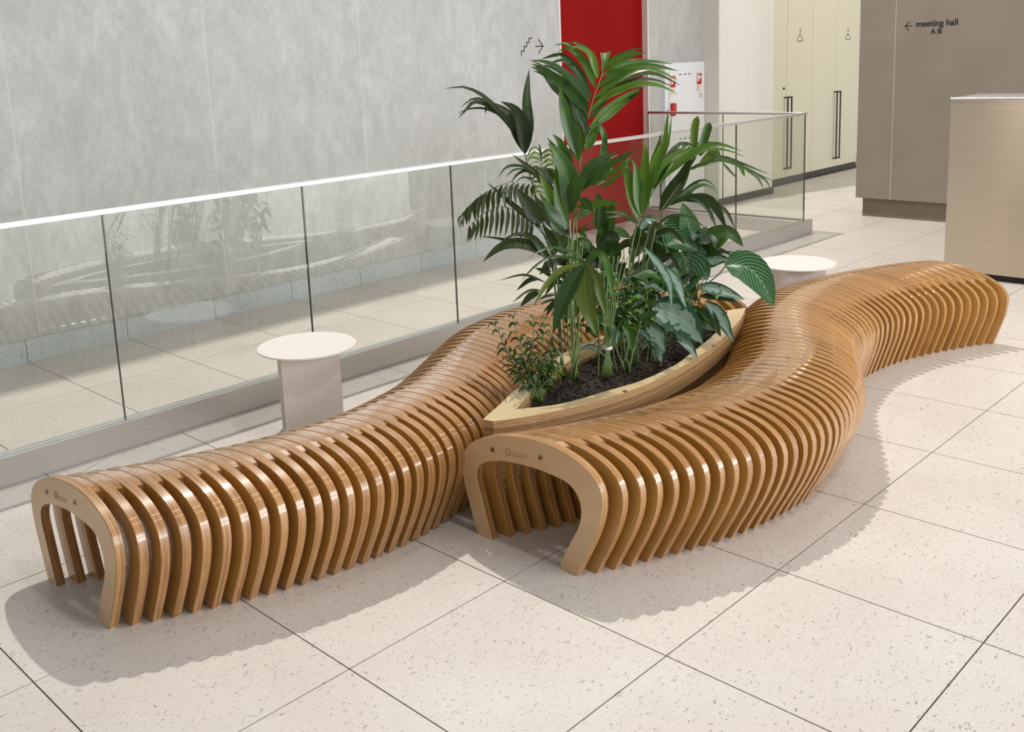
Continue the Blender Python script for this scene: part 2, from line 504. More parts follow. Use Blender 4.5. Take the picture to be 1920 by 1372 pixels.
# ------------------------------------------------------------------ floor
WY = 3.14            # face of the concrete wall
floor = struct(box('floor', -4.2, 13.2, -6.6, 3.4, -0.06, -0.004, M['grout']), 'pale terrazzo tile floor with thin dark joints')
TS, TG = 0.6, 0.0022
tile_me = box_mesh('floor_tile', TG, TS - TG, TG, TS - TG, -0.012, 0.0)
tile_me.materials.append(M['tile'])
cut_me = box_mesh('floor_tile_cut', TG, TS - TG, TG, WY + 0.03 - 3.0, -0.012, 0.0)
cut_me.materials.append(M['tile'])
rest_v, rest_f = [], []
seen = []
for i in range(-7, 22):
    for j in range(-11, 6):
        x0, y0 = i * TS, j * TS
        vis = False
        for a in (0, 0.25, 0.5, 0.75, 1):
            for b_ in (0, 0.25, 0.5, 0.75, 1):
                p = proj((x0 + a * TS, y0 + b_ * TS, 0))
                if p[2] > 0.3 and -20 < p[0] < 1940 and -20 < p[1] < 1392:
                    vis = True
        if vis:
            seen.append((proj((x0 + .3, y0 + .3, 0))[2], i, j))
        elif j < 5:
            n0 = len(rest_v)
            z1 = 0.0
            rest_v += [(x0 + TG, y0 + TG, z1), (x0 + TS - TG, y0 + TG, z1), (x0 + TS - TG, y0 + TS - TG, z1), (x0 + TG, y0 + TS - TG, z1),
                       (x0 + TG, y0 + TG, -.012), (x0 + TS - TG, y0 + TG, -.012), (x0 + TS - TG, y0 + TS - TG, -.012), (x0 + TG, y0 + TS - TG, -.012)]
            rest_f += [tuple(n0 + q for q in fc) for fc in ((0, 1, 2, 3), (0, 4, 5, 1), (1, 5, 6, 2), (2, 6, 7, 3), (3, 7, 4, 0))]
seen.sort()
for k, (dd, i, j) in enumerate(seen[:300]):
    link('floor_tile', cut_me if j == 5 else tile_me, parent=floor, loc=(i * TS, j * TS, 0))
rest = link('floor_tile_field', pydata('floor_tile_field', rest_v, rest_f), M['tile'], floor)
rest['kind'] = 'stuff'

# ------------------------------------------------------------------ walls
WH = 5.0
wall = struct(box('wall_left', -4.2, 5.30, WY + 0.0345, WY + 0.30, -0.05, WH, M['concrete_dark']), 'long grey concrete-look panelled wall behind the glass railing')
seams = [-4.2, -2.996, -1.774, -0.552, 0.672, 1.894, 3.114, 4.325, 5.30]
for a, b_ in zip(seams, seams[1:]):
    box('joint_filler', b_ - .0017, b_ + .0017, WY + 0.0012, WY + 0.034, 0.142, WH, M['concrete_dark'], wall)
    link('wall_panel', box_mesh('wall_panel', a + .0016, b_ - .0016, WY, WY + 0.034, 0.142, WH, 0.001), M['concrete'], wall)
base = struct(link('baseboard_left', None), 'blue-grey terrazzo stone skirting along the concrete wall')
k = -8
stone_me = box_mesh('skirting_stone', 0.0015, 0.5985, WY + 0.012, WY + 0.034, 0.0, 0.1415, 0.0008)
stone_me.materials.append(M['stone'])
while True:
    x = -0.009 + 0.6 * k
    if x > 4.9:
        break
    if x > -4.2:
        link('skirting_stone', stone_me, parent=base, loc=(x, 0, 0))
    k += 1
# red recess and the concrete beyond it
wr = struct(box('wall_red', 5.30, 6.585, WY + 0.06, WY + 0.30, 0.0, WH, M['red']), 'deep red painted wall recess between concrete walls')
box('edge_trim', 5.292, 5.312, WY - 0.003, WY + 0.06, 0.0, WH, M['white'], wr)
box('edge_trim', 6.573, 6.593, WY - 0.003, WY + 0.06, 0.0, WH, M['white'], wr)
wb = struct(box('wall_back', 6.593, 7.56, WY, WY + 0.30, 0.0, WH, M['concrete']), 'grey concrete wall strip above the white fire cabinet')
wp = struct(box('wall_pillar', 7.50, 8.585, 2.93, WY + 0.30, 0.0, WH, M['white'], bevel=0.012, seg=3), 'white painted pillar with a dark plinth')
box('plinth', 7.495, 8.60, 2.922, 2.935, 0.0, 0.075, M['plinth'], wp)
wc = struct(box('wall_closet', 8.585, 13.2, 3.85, 4.05, 0.0, WH, M['white']))
wf = struct(box('wall_far', 13.0, 13.2, -6.6, 3.85, 0.0, WH, M['white']))
# taupe wall on the right with a set-back toe board
tw = struct(box('wall_right', 7.60, 7.95, -2.2, 1.505, 0.176, WH, M['taupe_toe']), 'taupe grey wall with a recessed toe board')
for a, b_ in ((1.515, 1.193), (1.187, -1.20), (-1.204, -2.2)):
    box('wall_board', 7.58, 7.60, b_, a, 0.175, WH, M['taupe'], tw)
box('joint_strip', 7.5785, 7.60, 1.187, 1.193, 0.175, WH, M['seam'], tw)
box('toe_board', 7.625, 7.93, -2.2, 1.465, 0.0, 0.176, M['taupe_toe'], tw)


# ------------------------------------------------------------------ printed signs
def text_mesh(s, size, bold=0.0, spacing=1.0):
    cu = bpy.data.curves.new('t', 'FONT')
    cu.body = s; cu.size = size; cu.offset = bold; cu.extrude = 0.0006; cu.space_character = spacing
    cu.resolution_u = 4
    o = bpy.data.objects.new('t', cu); COL.objects.link(o)
    bpy.context.view_layer.update()
    me = bpy.data.meshes.new_from_object(o.evaluated_get(bpy.context.evaluated_depsgraph_get()))
    bpy.data.objects.remove(o); bpy.data.curves.remove(cu)
    return me


def fit_text(name, s, size, p0, width, xdir, ydir, mat, parent, bold=0.0):
    me = text_mesh(s, size, bold)
    xs = [v.co.x for v in me.vertices]
    k = width / (max(xs) - min(xs))
    x0 = min(xs)
    xd, yd = Vector(xdir), Vector(ydir); zd = xd.cross(yd)
    for v in me.vertices:
        c = v.co.copy()
        v.co = Vector(p0) + xd * ((c.x - x0) * k) + yd * (c.y * k) + zd * (c.z + 0.0009)
    me.update()
    me.name = name
    return link(name, me, mat, parent)


def strokes(name, lines, wd, toP, nrm, mat, parent):
    """flat strokes (polylines in plane coords) as thin bars"""
    V, Fc = [], []
    n = Vector(nrm)
    for ln in lines:
        for (a, b_) in zip(ln, ln[1:]):
            A, B = toP(*a), toP(*b_)
            t = (B - A).normalized(); s = t.cross(n).normalized() * (wd / 2)
            A = A - t * wd / 2; B = B + t * wd / 2
            i = len(V)
            V += [A - s, A + s, B + s, B - s, A - s + n * .0012, A + s + n * .0012, B + s + n * .0012, B - s + n * .0012]
            Fc += [tuple(i + q for q in fc) for fc in ((4, 5, 6, 7), (0, 1, 5, 4), (1, 2, 6, 5), (2, 3, 7, 6), (3, 0, 4, 7))]
    return link(name, pydata(name, V, Fc), mat, parent)


TX = 7.58
sg = thing('direction_sign', 'black lettered arrow sign reading meeting hall A B on the taupe wall', 'sign', (TX, 0.9, 1.70))
sg_inv = Matrix.Translation((-TX, -0.9, -1.70))


def rel(o, parent):
    o.data.transform(Matrix.Translation(-parent.location)); return o


xd, zd = (0, -1, 0), (0, 0, 1)
p = on_x(1717.5, 50.5, TX); q = on_x(1796, 45, TX)
rel(fit_text('lettering', 'meeting hall', 0.07, (TX, p.y, p.z), p.y - q.y, xd, zd, M['black'], sg, 0.0012), sg)
p = on_x(1744.5, 63.5, TX); q = on_x(1765.5, 63, TX)
rel(fit_text('lettering', 'A B', 0.06, (TX, p.y, p.z), p.y - q.y, xd, zd, M['black'], sg, 0.0012), sg)


def px_on_x(u, v):
    return on_x(u, v, TX - 0.0004)


rel(strokes('arrow', [[(1709, 48.2), (1697, 49)], [(1705.5, 41), (1697, 49), (1704, 57)]], 0.006, px_on_x, (-1, 0, 0), M['black'], sg), sg)

st = thing('stairs_sign', 'black stair and arrow pictogram printed on the concrete wall', 'sign', (4.94, WY, 1.68))


def px_on_y(u, v):
    return on_y(u, v, WY - 0.0004)


c6 = lambda x, y: (940 + x / 15.24, 40 + y / 15.24)
rel(strokes('stair_pictogram', [[c6(575, 970), c6(572, 850), c6(650, 845), c6(648, 725), c6(725, 720), c6(722, 603), c6(795, 598), c6(793, 482), c6(868, 478)]], 0.0085, px_on_y, (0, -1, 0), M['black'], st), st)
rel(strokes('arrow', [[c6(985, 718), c6(1185, 708)], [c6(1055, 515), c6(1190, 708), c6(1070, 912)]], 0.0085, px_on_y, (0, -1, 0), M['black'], st), st)

# ------------------------------------------------------------------ fire hose cabinet
c3 = lambda x, y: (1230 + x / 6.862, 100 + y / 6.862)
FY = WY - 0.04
fx0, fx1 = 6.80, 7.495
fc = thing('fire_cabinet', 'white steel fire hose cabinet set into the concrete wall', 'cabinet', (7.15, WY, 0))


def bx(name, x0, x1, y0, y1, z0, z1, mat, par, root, bevel=0.0):
    return rel(box(name, x0, x1, y0, y1, z0, z1, mat, par, bevel), root)


bx('body', fx0, fx1, FY, WY + 0.02, 0.13, 1.478, M['white_metal'], fc, fc, 0.004)
bx('base_strip', fx0, fx1, FY + 0.015, WY, 0.0, 0.13, M['concrete'], fc, fc)
du = bx('door', fx0 + .06, fx1 - .05, FY - 0.012, FY - 0.001, 0.66, 1.405, M['white_metal'], fc, fc, 0.002)
dl = bx('door', fx0 + .06, fx1 - .05, FY - 0.012, FY - 0.001, 0.16, 0.60, M['white_metal'], fc, fc, 0.002)
for dz, par in ((1.36, du), (0.725, du), (0.545, dl), (0.20, dl)):
    for dx in (7.02, 7.10, 7.18):
        bx('vent_slot', dx, dx + .045, FY - 0.0135, FY - 0.011, dz, dz + .008, M['black'], par, fc)


def sticker(x, z, w_, h_):
    s = bx('sticker', x, x + w_, FY - 0.0128, FY - 0.0122, z - h_, z, M['white'], du, fc)
    bx('red_field', x + w_ * .1, x + w_ * .9, FY - 0.0133, FY - 0.0129, z - h_ * .57, z - h_ * .06, M['redprint'], du, fc)
    # white hose pictogram: flame block and reel
    bx('pictogram', x + w_ * .2, x + w_ * .5, FY - 0.0137, FY - 0.0134, z - h_ * .42, z - h_ * .1, M['white'], du, fc)
    bx('pictogram', x + w_ * .5, x + w_ * .82, FY - 0.0137, FY - 0.0134, z - h_ * .3, z - h_ * .18, M['white'], du, fc)
    for r_ in range(2):
        bx('print_line', x + w_ * .15, x + w_ * (.55 - .15 * r_), FY - 0.0133, FY - 0.0129, z - h_ * (.70 + .14 * r_), z - h_ * (.66 + .14 * r_), M['redprint'], du, fc)
    return s


sticker(fx0 + .062, 1.365, .105, .215)
sticker(7.325, 1.375, .105, .215)
rel(fit_text('lettering', '13', 0.05, (7.38, FY - 0.0122, 1.118), 0.045, (1, 0, 0), (0, 0, 1), M['redprint'], du), fc)
bx('call_point', fx0 + .068, fx0 + .125, FY - 0.04, FY - 0.012, 0.965, 1.09, M['redprint'], du, fc, 0.003)
bx('latch', fx0 + .122, fx0 + .145, FY - 0.036, FY - 0.012, 0.99, 1.085, M['bolt'], du, fc, 0.002)
bx('call_point', fx0 + .09, fx0 + .125, FY - 0.035, FY - 0.012, 0.46, 0.56, M['redprint'], dl, fc, 0.003)

# ------------------------------------------------------------------ wardrobes
CY = 3.20
for n_, (xa, lab) in enumerate(((8.752, 'cream built-in wardrobe with black bar handles and a small lock beside the white pillar'), (9.992, 'cream built-in wardrobe with black bar handles next to the taupe wall'))):
    wd = thing('wardrobe', lab, 'wardrobe', (xa + .62, CY, 0), 'wardrobes along the corridor')
    bx('carcass', xa, xa + 1.238, CY + 0.022, CY + 0.62, 0.075, 3.0, M['cream'], wd, wd)
    bx('plinth', xa, xa + 1.238, CY + 0.006, CY + 0.6, 0.0, 0.075, M['plinth'], wd, wd)
    for s_ in range(2):
        x0 = xa + .62 * s_
        dr = bx('door', x0 + .0015, x0 + .6165, CY, CY + 0.02, 0.078, 3.0, M['cream'], wd, wd, 0.001)
        hx = xa + .62 + (-.045 if s_ == 0 else .045)
        h = thing_h = None
        V, Fc = tube_data([(hx, CY, 1.01), (hx, CY - .045, 1.01)], .009, 8)
        V2, F2 = tube_data([(hx, CY, .185), (hx, CY - .045, .185)], .009, 8)
        V3 = box_mesh('h', hx - .0075, hx + .0075, CY - .052, CY - .037, .174, 1.02, .002)
        nv = len(V); V += V2; Fc += [tuple(q_ + nv for q_ in fc_) for fc_ in F2]
        nv = len(V); V += [v.co.copy() for v in V3.vertices]; Fc += [tuple(q_ + nv for q_ in pl.vertices) for pl in V3.polygons]
        rel(link('handle', pydata('handle', V, Fc), M['black_metal'], dr), wd)
        if s_ == 1:
            cx = x0 + .30; cz = 1.70
            tp = lambda a, b_, cx=cx, cz=cz: Vector((cx + a, CY - .0004, cz + b_))
            rel(strokes('hanger_symbol', [[(0, .015), (-.06, -.02), (-.065, -.045), (-.055, -.055), (.055, -.055), (.065, -.045), (.06, -.02), (0, .015), (0, .045), (.012, .055), (.012, .072), (0, .082), (-.012, .074)]], .008, tp, (0, -1, 0), M['black'], dr), wd)
        elif n_ == 0:
            V, Fc = tube_data([(xa + .55, CY, 1.115), (xa + .55, CY - .012, 1.115)], .014, 12)
            rel(link('lock', pydata('lock', V, Fc), M['black_metal'], dr), wd)

# ------------------------------------------------------------------ reception desk
dk = thing('reception_desk', 'brushed champagne steel reception desk at the right edge', 'desk', (5.5, -0.8, 0))
bx('body', 5.50, 6.05, -2.6, -0.075, 0.045, 1.196, M['steel'], dk, dk, 0.003)
bx('worktop', 5.497, 6.0, -2.6, -0.073, 1.1965, 1.208, M['rail'], dk, dk, 0.002)
bx('toe_kick', 5.54, 6.0, -2.58, -0.11, 0.0, 0.045, M['black'], dk, dk)

# ------------------------------------------------------------------ glass railing
KY = 1.412
gr_ = thing('glass_railing', 'frameless glass railing on an aluminium kerb running beside the concrete wall', 'railing', (3, KY + .04, 0))
GY = KY + 0.04
GX = 6.455
RT = 1.041
bx('kerb', -2.63, GX + .085, KY, KY + 0.034, 0.0, 0.124, M['kerb'], gr_, gr_, 0.002)
bx('kerb', -2.63, GX + .045, KY + 0.048, KY + 0.082, 0.0, 0.119, M['kerb'], gr_, gr_, 0.002)
bx('kerb_channel', -2.63, GX + .04, KY + 0.034, KY + 0.048, 0.0, 0.108, M['plinth'], gr_, gr_)
bx('kerb', GX + .045, GX + .085, KY + .036, WY - .06, 0.0, 0.124, M['kerb'], gr_, gr_, 0.002)
bx('kerb', GX - .045, GX - .006, KY + .084, WY - .06, 0.0, 0.119, M['kerb'], gr_, gr_, 0.002)
gxs = [-2.63, -1.63, -0.63, 0.371, 1.374, 2.3675, 3.367, 4.367, 5.363, GX]
for a, b_ in zip(gxs, gxs[1:]):
    g_ = bx('glass_pane', a + .004, b_ - .004, GY - .006, GY + .006, 0.109, RT - .022, M['glass'], gr_, gr_)
    bx('pane_edge', b_ - .0035, b_ - .0005, GY - .006, GY + .006, 0.109, RT - .022, M['glass_edge'], gr_, gr_)
gys = [GY + .01, 2.245, WY - .08]
for a, b_ in zip(gys, gys[1:]):
    bx('glass_pane', GX - .006, GX + .006, a + .004, b_ - .004, 0.05, RT - .022, M['glass'], gr_, gr_)
    bx('pane_edge', GX - .006, GX + .006, b_ - .0035, b_ - .0005, 0.05, RT - .022, M['glass_edge'], gr_, gr_)
bx('handrail', -2.63, GX + .014, GY - .014, GY + .014, RT - .022, RT, M['rail'], gr_, gr_, 0.003)
bx('handrail', GX - .014, GX + .014, GY + .015, WY - .08, RT - .022, RT, M['kerb'], gr_, gr_, 0.003)

# ------------------------------------------------------------------ slatted benches
OUT = [(0, 0), (-.022, .044), (-.057, .11), (-.083, .167), (-.100, .217), (-.108, .262), (-.104, .305), (-.082, .343), (-.042, .372), (.012, .393), (.075, .405), (.135, .409), (.215, .404), (.276, .394), (.341, .377), (.402, .353), (.456, .321), (.489, .283), (.500, .242), (.493, .171), (.470, .093), (.440, 0)]
INN = [(.072, 0), (.055, .048), (.024, .105), (-.008, .161), (-.022, .208), (-.020, .249), (0, .282), (.034, .302), (.091, .309), (.149, .312), (.219, .309), (.292, .301), (.346, .288), (.396, .268), (.422, .245), (.430, .213), (.420, .166), (.398, .088), (.370, 0)]
NP = 46


def resample(pts, n):
    return [(v.x, v.y) for v in catmull([Vector((a, b_, 0)) for a, b_ in pts], n)]


OUT_N = resample(OUT, NP); INN_N = resample(INN, NP)
FW = 0.44
OUT_F = [(FW - a, b_) for a, b_ in reversed(OUT_N)]
INN_F = [(FW - a, b_) for a, b_ in reversed(INN_N)]
FOOT = [(.768, -.752), (.853, -.807), (1.014, -.882), (1.172, -.945), (1.321, -.990), (1.5, -1.020), (1.68, -1.029), (1.82, -1.013), (1.944, -.990), (2.111, -.948), (2.40, -.8175)]
FOOT = FOOT + [(4.80 - a, -1.635 - b_) for a, b_ in reversed(FOOT[:-1])]
FS = catmull([Vector((a, b_, 0)) for a, b_ in FOOT], 400)


def foot_y(x):
    if x <= FS[0].x:
        return FS[0].y + (x - FS[0].x) * -0.62
    for a, b_ in zip(FS, FS[1:]):
        if a.x <= x <= b_.x:
            return a.y + (b_.y - a.y) * (x - a.x) / (b_.x - a.x)
    return FS[-1].y + (x - FS[-1].x) * -0.62


def morph(x):
    t = min(1, max(0, (x - 1.75) / (3.05 - 1.75)))
    return t * t * (3 - 2 * t)


def profile(x):
    m = morph(x)
    y0 = foot_y(x)
    o = [(y0 + a[0] * (1 - m) + b_[0] * m, a[1] * (1 - m) + b_[1] * m) for a, b_ in zip(OUT_N, OUT_F)]
    i = [(y0 + a[0] * (1 - m) + b_[0] * m, a[1] * (1 - m) + b_[1] * m) for a, b_ in zip(INN_N, INN_F)]
    return o, i


def slat_mesh(x, t=SLAT_T, ch=0.0014):
    o, i = profile(x)
    # outward offset for the chamfer
    def inset(c, sgn):
        r_ = []
        for k in range(len(c)):
            a, b_ = c[max(0, k - 1)], c[min(len(c) - 1, k + 1)]
            tx, tz = b_[0] - a[0], b_[1] - a[1]
            ln = math.hypot(tx, tz)
            r_.append((c[k][0] + sgn * tz / ln * ch, max(0, c[k][1] - sgn * tx / ln * ch)))
        return r_
    oi = inset(o, 1); ii = inset(i, -1)
    V, Fc, sm = [], [], []

    def strip(c0, x0, c1, x1, smooth):
        n0 = len(V)
        for (a, b_) in zip(c0, c1):
            V.append((x0, a[0], a[1])); V.append((x1, b_[0], b_[1]))
        for k in range(len(c0) - 1):
            Fc.append((n0 + 2 * k, n0 + 2 * k + 1, n0 + 2 * k + 3, n0 + 2 * k + 2)); sm.append(smooth)
    strip(oi, 0, ii, 0, False)                 # front face
    strip(ii, t, oi, t, False)                 # back face
    strip(o, ch, oi, 0, True)
    strip(o, t - ch, o, ch, True)              # outer edge
    strip(oi, t, o, t - ch, True)
    strip(i, ch, i, t - ch, True)              # inner edge
    strip(ii, 0, i, ch, True)
    strip(i, t - ch, ii, t, True)
    for (a, b_) in ((o[0], i[0]), (i[-1], o[-1])):
        n0 = len(V)
        V.extend([(0, a[0], 0), (t, a[0], 0), (t, b_[0], 0), (0, b_[0], 0)]); Fc.append((n0, n0 + 1, n0 + 2, n0 + 3)); sm.append(False)
    me = pydata('slat', V, Fc)
    me.polygons.foreach_set('use_smooth', sm)
    bm = bmesh.new(); bm.from_mesh(me); bmesh.ops.recalc_face_normals(bm, faces=bm.faces[:]); bm.to_mesh(me); bm.free()
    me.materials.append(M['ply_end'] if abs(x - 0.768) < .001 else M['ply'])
    return me


def top_z(o, y):
    """height of the outer profile's top at y"""
    best = 0
    for a, b_ in zip(o, o[1:]):
        if (a[0] - y) * (b_[0] - y) <= 0 and a[0] != b_[0]:
            z = a[1] + (b_[1] - a[1]) * (y - a[0]) / (b_[0] - a[0])
            best = max(best, z)
    return best


def spacer_mesh(xa, xb):
    """filler block between two slats, its top level with the seat"""
    ma = 1 - morph(xa)
    a0 = .05 + .040 * ma ** 2; a1 = .365 - .03 * ma
    n = 9
    rows = []
    for xx in (xa, xb):
        o, _ = profile(xx)
        y0 = foot_y(xx)
        row = []
        for k in range(n):
            y = y0 + a0 + (a1 - a0) * k / (n - 1)
            e = min(k, n - 1 - k)
            dz = 0.0015 + (0.007 if e == 0 else 0.0)
            row.append((y, top_z(o, y) - dz))
        rows.append(row)
    V, Fc = [], []
    for row, X in zip(rows, (0.0005, xb - xa - .0005)):
        for (y, z) in row:
            V.append((X, y, z))
        for (y, z) in row:
            V.append((X, y, z - .062))
    m_ = 2 * n
    for k in range(n - 1):
        Fc.append((k, k + 1, m_ + k + 1, m_ + k))
        Fc.append((n + k + 1, n + k, m_ + n + k, m_ + n + k + 1))
        Fc.append((k + 1, k, n + k, n + k + 1))
        Fc.append((m_ + k, m_ + k + 1, m_ + n + k + 1, m_ + n + k))
    Fc.append((0, m_, m_ + n, n)); Fc.append((n - 1, n + n - 1, m_ + n + n - 1, m_ + n - 1))
    me = pydata('spacer', V, Fc)
    bm = bmesh.new(); bm.from_mesh(me); bmesh.ops.recalc_face_normals(bm, faces=bm.faces[:]); bm.to_mesh(me); bm.free()
    me.materials.append(M['ply'])
    return me


NS, PITCH, XS = 64, 0.0518, 0.768
slat_me = [slat_mesh(XS + k * PITCH) for k in range(NS)]
spac_me = [spacer_mesh(XS + k * PITCH + SLAT_T, XS + (k + 1) * PITCH) for k in range(NS - 1)]
V, Fc = tube_data([(-.003, 0, 0), (.004, 0, 0)], .0085, 16)
bolt_me = pydata('bolt', V, Fc); bolt_me.materials.append(M['bolt'])
V, Fc = tube_data([(-.0036, 0, 0), (-.0028, 0, 0)], .0042, 6)
sock_me = pydata('bolt_socket', V, Fc); sock_me.materials.append(M['black'])


def bench(label, dx, dy):
    b_ = thing('slatted_bench', label, 'bench', (XS + dx, dy, 0), 'pair of wavy plywood benches')
    for k in range(NS):
        s = link('slat', slat_me[k], parent=b_, loc=(k * PITCH, 0, 0))
        if k == 0:
            for (yy, zz) in ((-.405, .328), (-.616, .355)):
                bo = link('bolt', bolt_me, parent=s, loc=(0, yy, zz))
                link('bolt_socket', sock_me, parent=s, loc=(0, yy, zz))
            ring = []
            for q_ in range(17):
                an = 2 * math.pi * q_ / 16
                ring.append((.011 * math.cos(an), .011 * math.sin(an)))
            tp = lambda a, c: Vector((-.0002, -.475 - a, .337 + c))
            strokes('maker_mark', [ring, [(.018, .004), (.085, .008)], [(.020, -.006), (.072, -.002)]], .0018, tp, (-1, 0, 0), M['mark'], s)
        if k < NS - 1:
            link('spacer', spac_me[k], parent=b_, loc=(k * PITCH + SLAT_T, 0, 0))
    return b_


bench('long wavy slatted plywood bench on the right side of the planter', 0, 0)
bench('long wavy slatted plywood bench between the planter and the glass railing', -1.115, 0.845)


# ------------------------------------------------------------------ side tables
def side_table(label, x, y, H, ang):
    t = thing('side_table', label, 'table', (x, y, 0), 'round side tables by the benches')
    t.rotation_euler = (0, 0, ang)
    bm = bmesh.new()
    bmesh.ops.create_cone(bm, cap_ends=True, segments=64, radius1=.214, radius2=.214, depth=.008)
    bmesh.ops.bevel(bm, geom=[e for e in bm.edges if abs(e.verts[0].co.z - e.verts[1].co.z) < 1e-6], offset=.0025, segments=2, affect='EDGES')
    me = bpy.data.meshes.new('table_top'); bm.to_mesh(me); bm.free()
    link('table_top', me, M['powder'], t, (0, 0, H - .004))
    link('front_panel', box_mesh('front_panel', -.125, .125, -.10, -.094, 0.006, H - .008, .001), M['powder'], t)
    link('back_panel', box_mesh('back_panel', -.125, .125, .094, .10, 0.006, H - .008, .001), M['powder'], t)
    link('foot_plate', box_mesh('foot_plate', -.125, .125, -.10, .10, 0.0, .006, .001), M['powder'], t)
    return t


side_table('round blush-white side table standing before the glass railing', 0.985, 0.94, 0.40, math.radians(-28))
side_table('round white side table half hidden behind the far end of the bench', 3.66, 0.05, 0.40, math.radians(-28))

# ------------------------------------------------------------------ planter
ZT = 0.402
RO = [(905.5, 786), (918, 790), (992, 780), (1084, 761), (1175, 734), (1237, 709), (1298, 675.5), (1344, 642), (1377.5, 611), (1393, 590), (1397.5, 577)]
right = [on_z(u, v, ZT) for u, v in RO]
tipA, tipB = right[0], right[-1]
left = [on_z(906, 784, ZT), on_z(930.6, 764, ZT), on_z(961, 735, ZT), on_z(975, 724, ZT), Vector((1.40, -0.085, ZT)), Vector((1.70, -0.02, ZT)), Vector((2.0, -0.02, ZT)), Vector((2.28, -0.09, ZT)), Vector((2.48, -0.19, ZT)), tipB + Vector((-.015, .012, 0))]
OUTL = catmull(right, 40) + list(reversed(catmull(left, 40)))[1:-1]
OUTL = [Vector((p.x, p.y, 0)) for p in OUTL]


def offset_loop(loop, dist):
    n = len(loop); r_ = []
    c = sum(loop, Vector()) / n
    for k in range(n):
        a, b_ = loop[(k - 2) % n], loop[(k + 2) % n]
        t = (b_ - a).normalized()
        nn = Vector((-t.y, t.x, 0))
        if nn.dot(c - loop[k]) < 0:
            nn = -nn
        r_.append(loop[k] + nn * dist)
    return r_


def ring_mesh(name, outer, inner, z0, z1):
    n = len(outer)
    V = [(p.x, p.y, z1) for p in outer] + [(p.x, p.y, z1) for p in inner] + [(p.x, p.y, z0) for p in outer] + [(p.x, p.y, z0) for p in inner]
    Fc = []
    for k in range(n):
        j = (k + 1) % n
        Fc += [(k, j, n + j, n + k), (2 * n + j, 2 * n + k, 3 * n + k, 3 * n + j), (k, 2 * n + k, 2 * n + j, j), (n + j, 3 * n + j, 3 * n + k, n + k)]
    me = pydata(name, V, Fc)
    bm = bmesh.new(); bm.from_mesh(me); bmesh.ops.recalc_face_normals(bm, faces=bm.faces[:]); bm.to_mesh(me); bm.free()
    return me


# inner opening: a smaller leaf shape
cA = on_z(967, 767, ZT); cB = Vector((2.36, -0.275, 0))
rin = [cA, on_z(1053, 756.5, ZT), on_z(1145, 730.5, ZT), on_z(1206, 712, ZT), on_z(1267, 683, ZT), on_z(1298, 660, ZT), on_z(1343, 622, ZT), on_z(1365, 583, ZT)]
cB = rin[-1]
lin = [cA, on_z(992, 739.7, ZT), Vector((1.40, -0.155, 0)), Vector((1.70, -0.09, 0)), Vector((2.0, -0.09, 0)), Vector((2.24, -0.15, 0)), cB]
INL = catmull(rin, 40) + list(reversed(catmull(lin, 40)))[1:-1]
INL = [Vector((p.x, p.y, 0)) for p in INL]
pc = Vector((1.68, -0.28, 0))
pl_ = thing('planter', 'leaf-shaped plywood planter box wedged between the two benches', 'planter', pc)
for z0, z1, ins in ((0.3785, 0.402, 0.0), (0.3542, 0.3780, 0.001), (0.330, 0.3538, 0.003), (0.306, 0.3296, 0.010)):
    o_ = link('rim_layer', ring_mesh('rim_layer', offset_loop(OUTL, ins), INL, z0, z1), M['ply_flat'], pl_)
    o_.data.transform(Matrix.Translation(-pc - Vector((0, 0, z0)))); o_.location = (0, 0, z0)
BODY = offset_loop(OUTL, 0.040)
o_ = link('body', ring_mesh('body', BODY, offset_loop(OUTL, 0.056), 0.0, 0.3055), M['ply_flat'], pl_)
o_.data.transform(Matrix.Translation(-pc))
V, Fc = tube_data([(0, 0, -.002), (0, 0, .0015)], .009, 16)
rb_me = pydata('rim_bolt', V, Fc); rb_me.materials.append(M['bolt'])
for u, v in ((1171.5, 733.5), (1338, 648)):
    p = on_z(u, v, ZT) - pc
    link('rim_bolt', rb_me, parent=pl_, loc=p)
# soil
soil_edge = offset_loop(INL, 0.0)
V, Fc = [], []
nr = 14
ctr = sum(INL, Vector()) / len(INL)
from mathutils import noise as mnoise
for rI in range(nr + 1):
    tt = rI / nr
    for pnt in soil_edge:
        q_ = ctr.lerp(pnt, tt * 1.0)
        h = .352 + .022 * (1 - tt ** 4) + .016 * mnoise.noise(q_ * 28) + .008 * mnoise.noise(q_ * 75)
        V.append((q_.x, q_.y, h))
n = len(soil_edge)
for rI in range(nr):
    for k in range(n):
        j = (k + 1) % n
        Fc.append((rI * n + k, rI * n + j, (rI + 1) * n + j, (rI + 1) * n + k))
soil = link('potting_soil', pydata('potting_soil', V, Fc), M['soil'])
tag(soil, 'dark crumbly potting soil filling the plywood planter', 'soil'); soil['kind'] = 'stuff'
crumb_v, crumb_f = [], []
for _ in range(1500):
    k = random.randrange(n); tt = math.sqrt(random.random()) * .97
    q_ = ctr.lerp(soil_edge[k].lerp(soil_edge[(k + 1) % n], random.random()), tt)
    s = random.uniform(.003, .010)
    c0 = Vector((q_.x, q_.y, .352 + .022 * (1 - tt ** 4) + .012 * mnoise.noise(q_ * 28) + s * .4))
    i0 = len(crumb_v)
    for dv in ((1, 0, 0), (-1, 0, 0), (0, 1, 0), (0, -1, 0), (0, 0, 1), (0, 0, -1)):
        crumb_v.append(c0 + Vector(dv) * s * random.uniform(.5, 1.2) + Vector((random.uniform(-s, s) * .3,) * 3))
    for fc_ in ((0, 2, 4), (2, 1, 4), (1, 3, 4), (3, 0, 4), (2, 0, 5), (1, 2, 5), (3, 1, 5), (0, 3, 5)):
        crumb_f.append(tuple(i0 + q2 for q2 in fc_))
M['crumb'] = plain('brown_bark_crumbs', (0.045, 0.026, 0.014), 0.8, noise=0.7, scale=60.0)
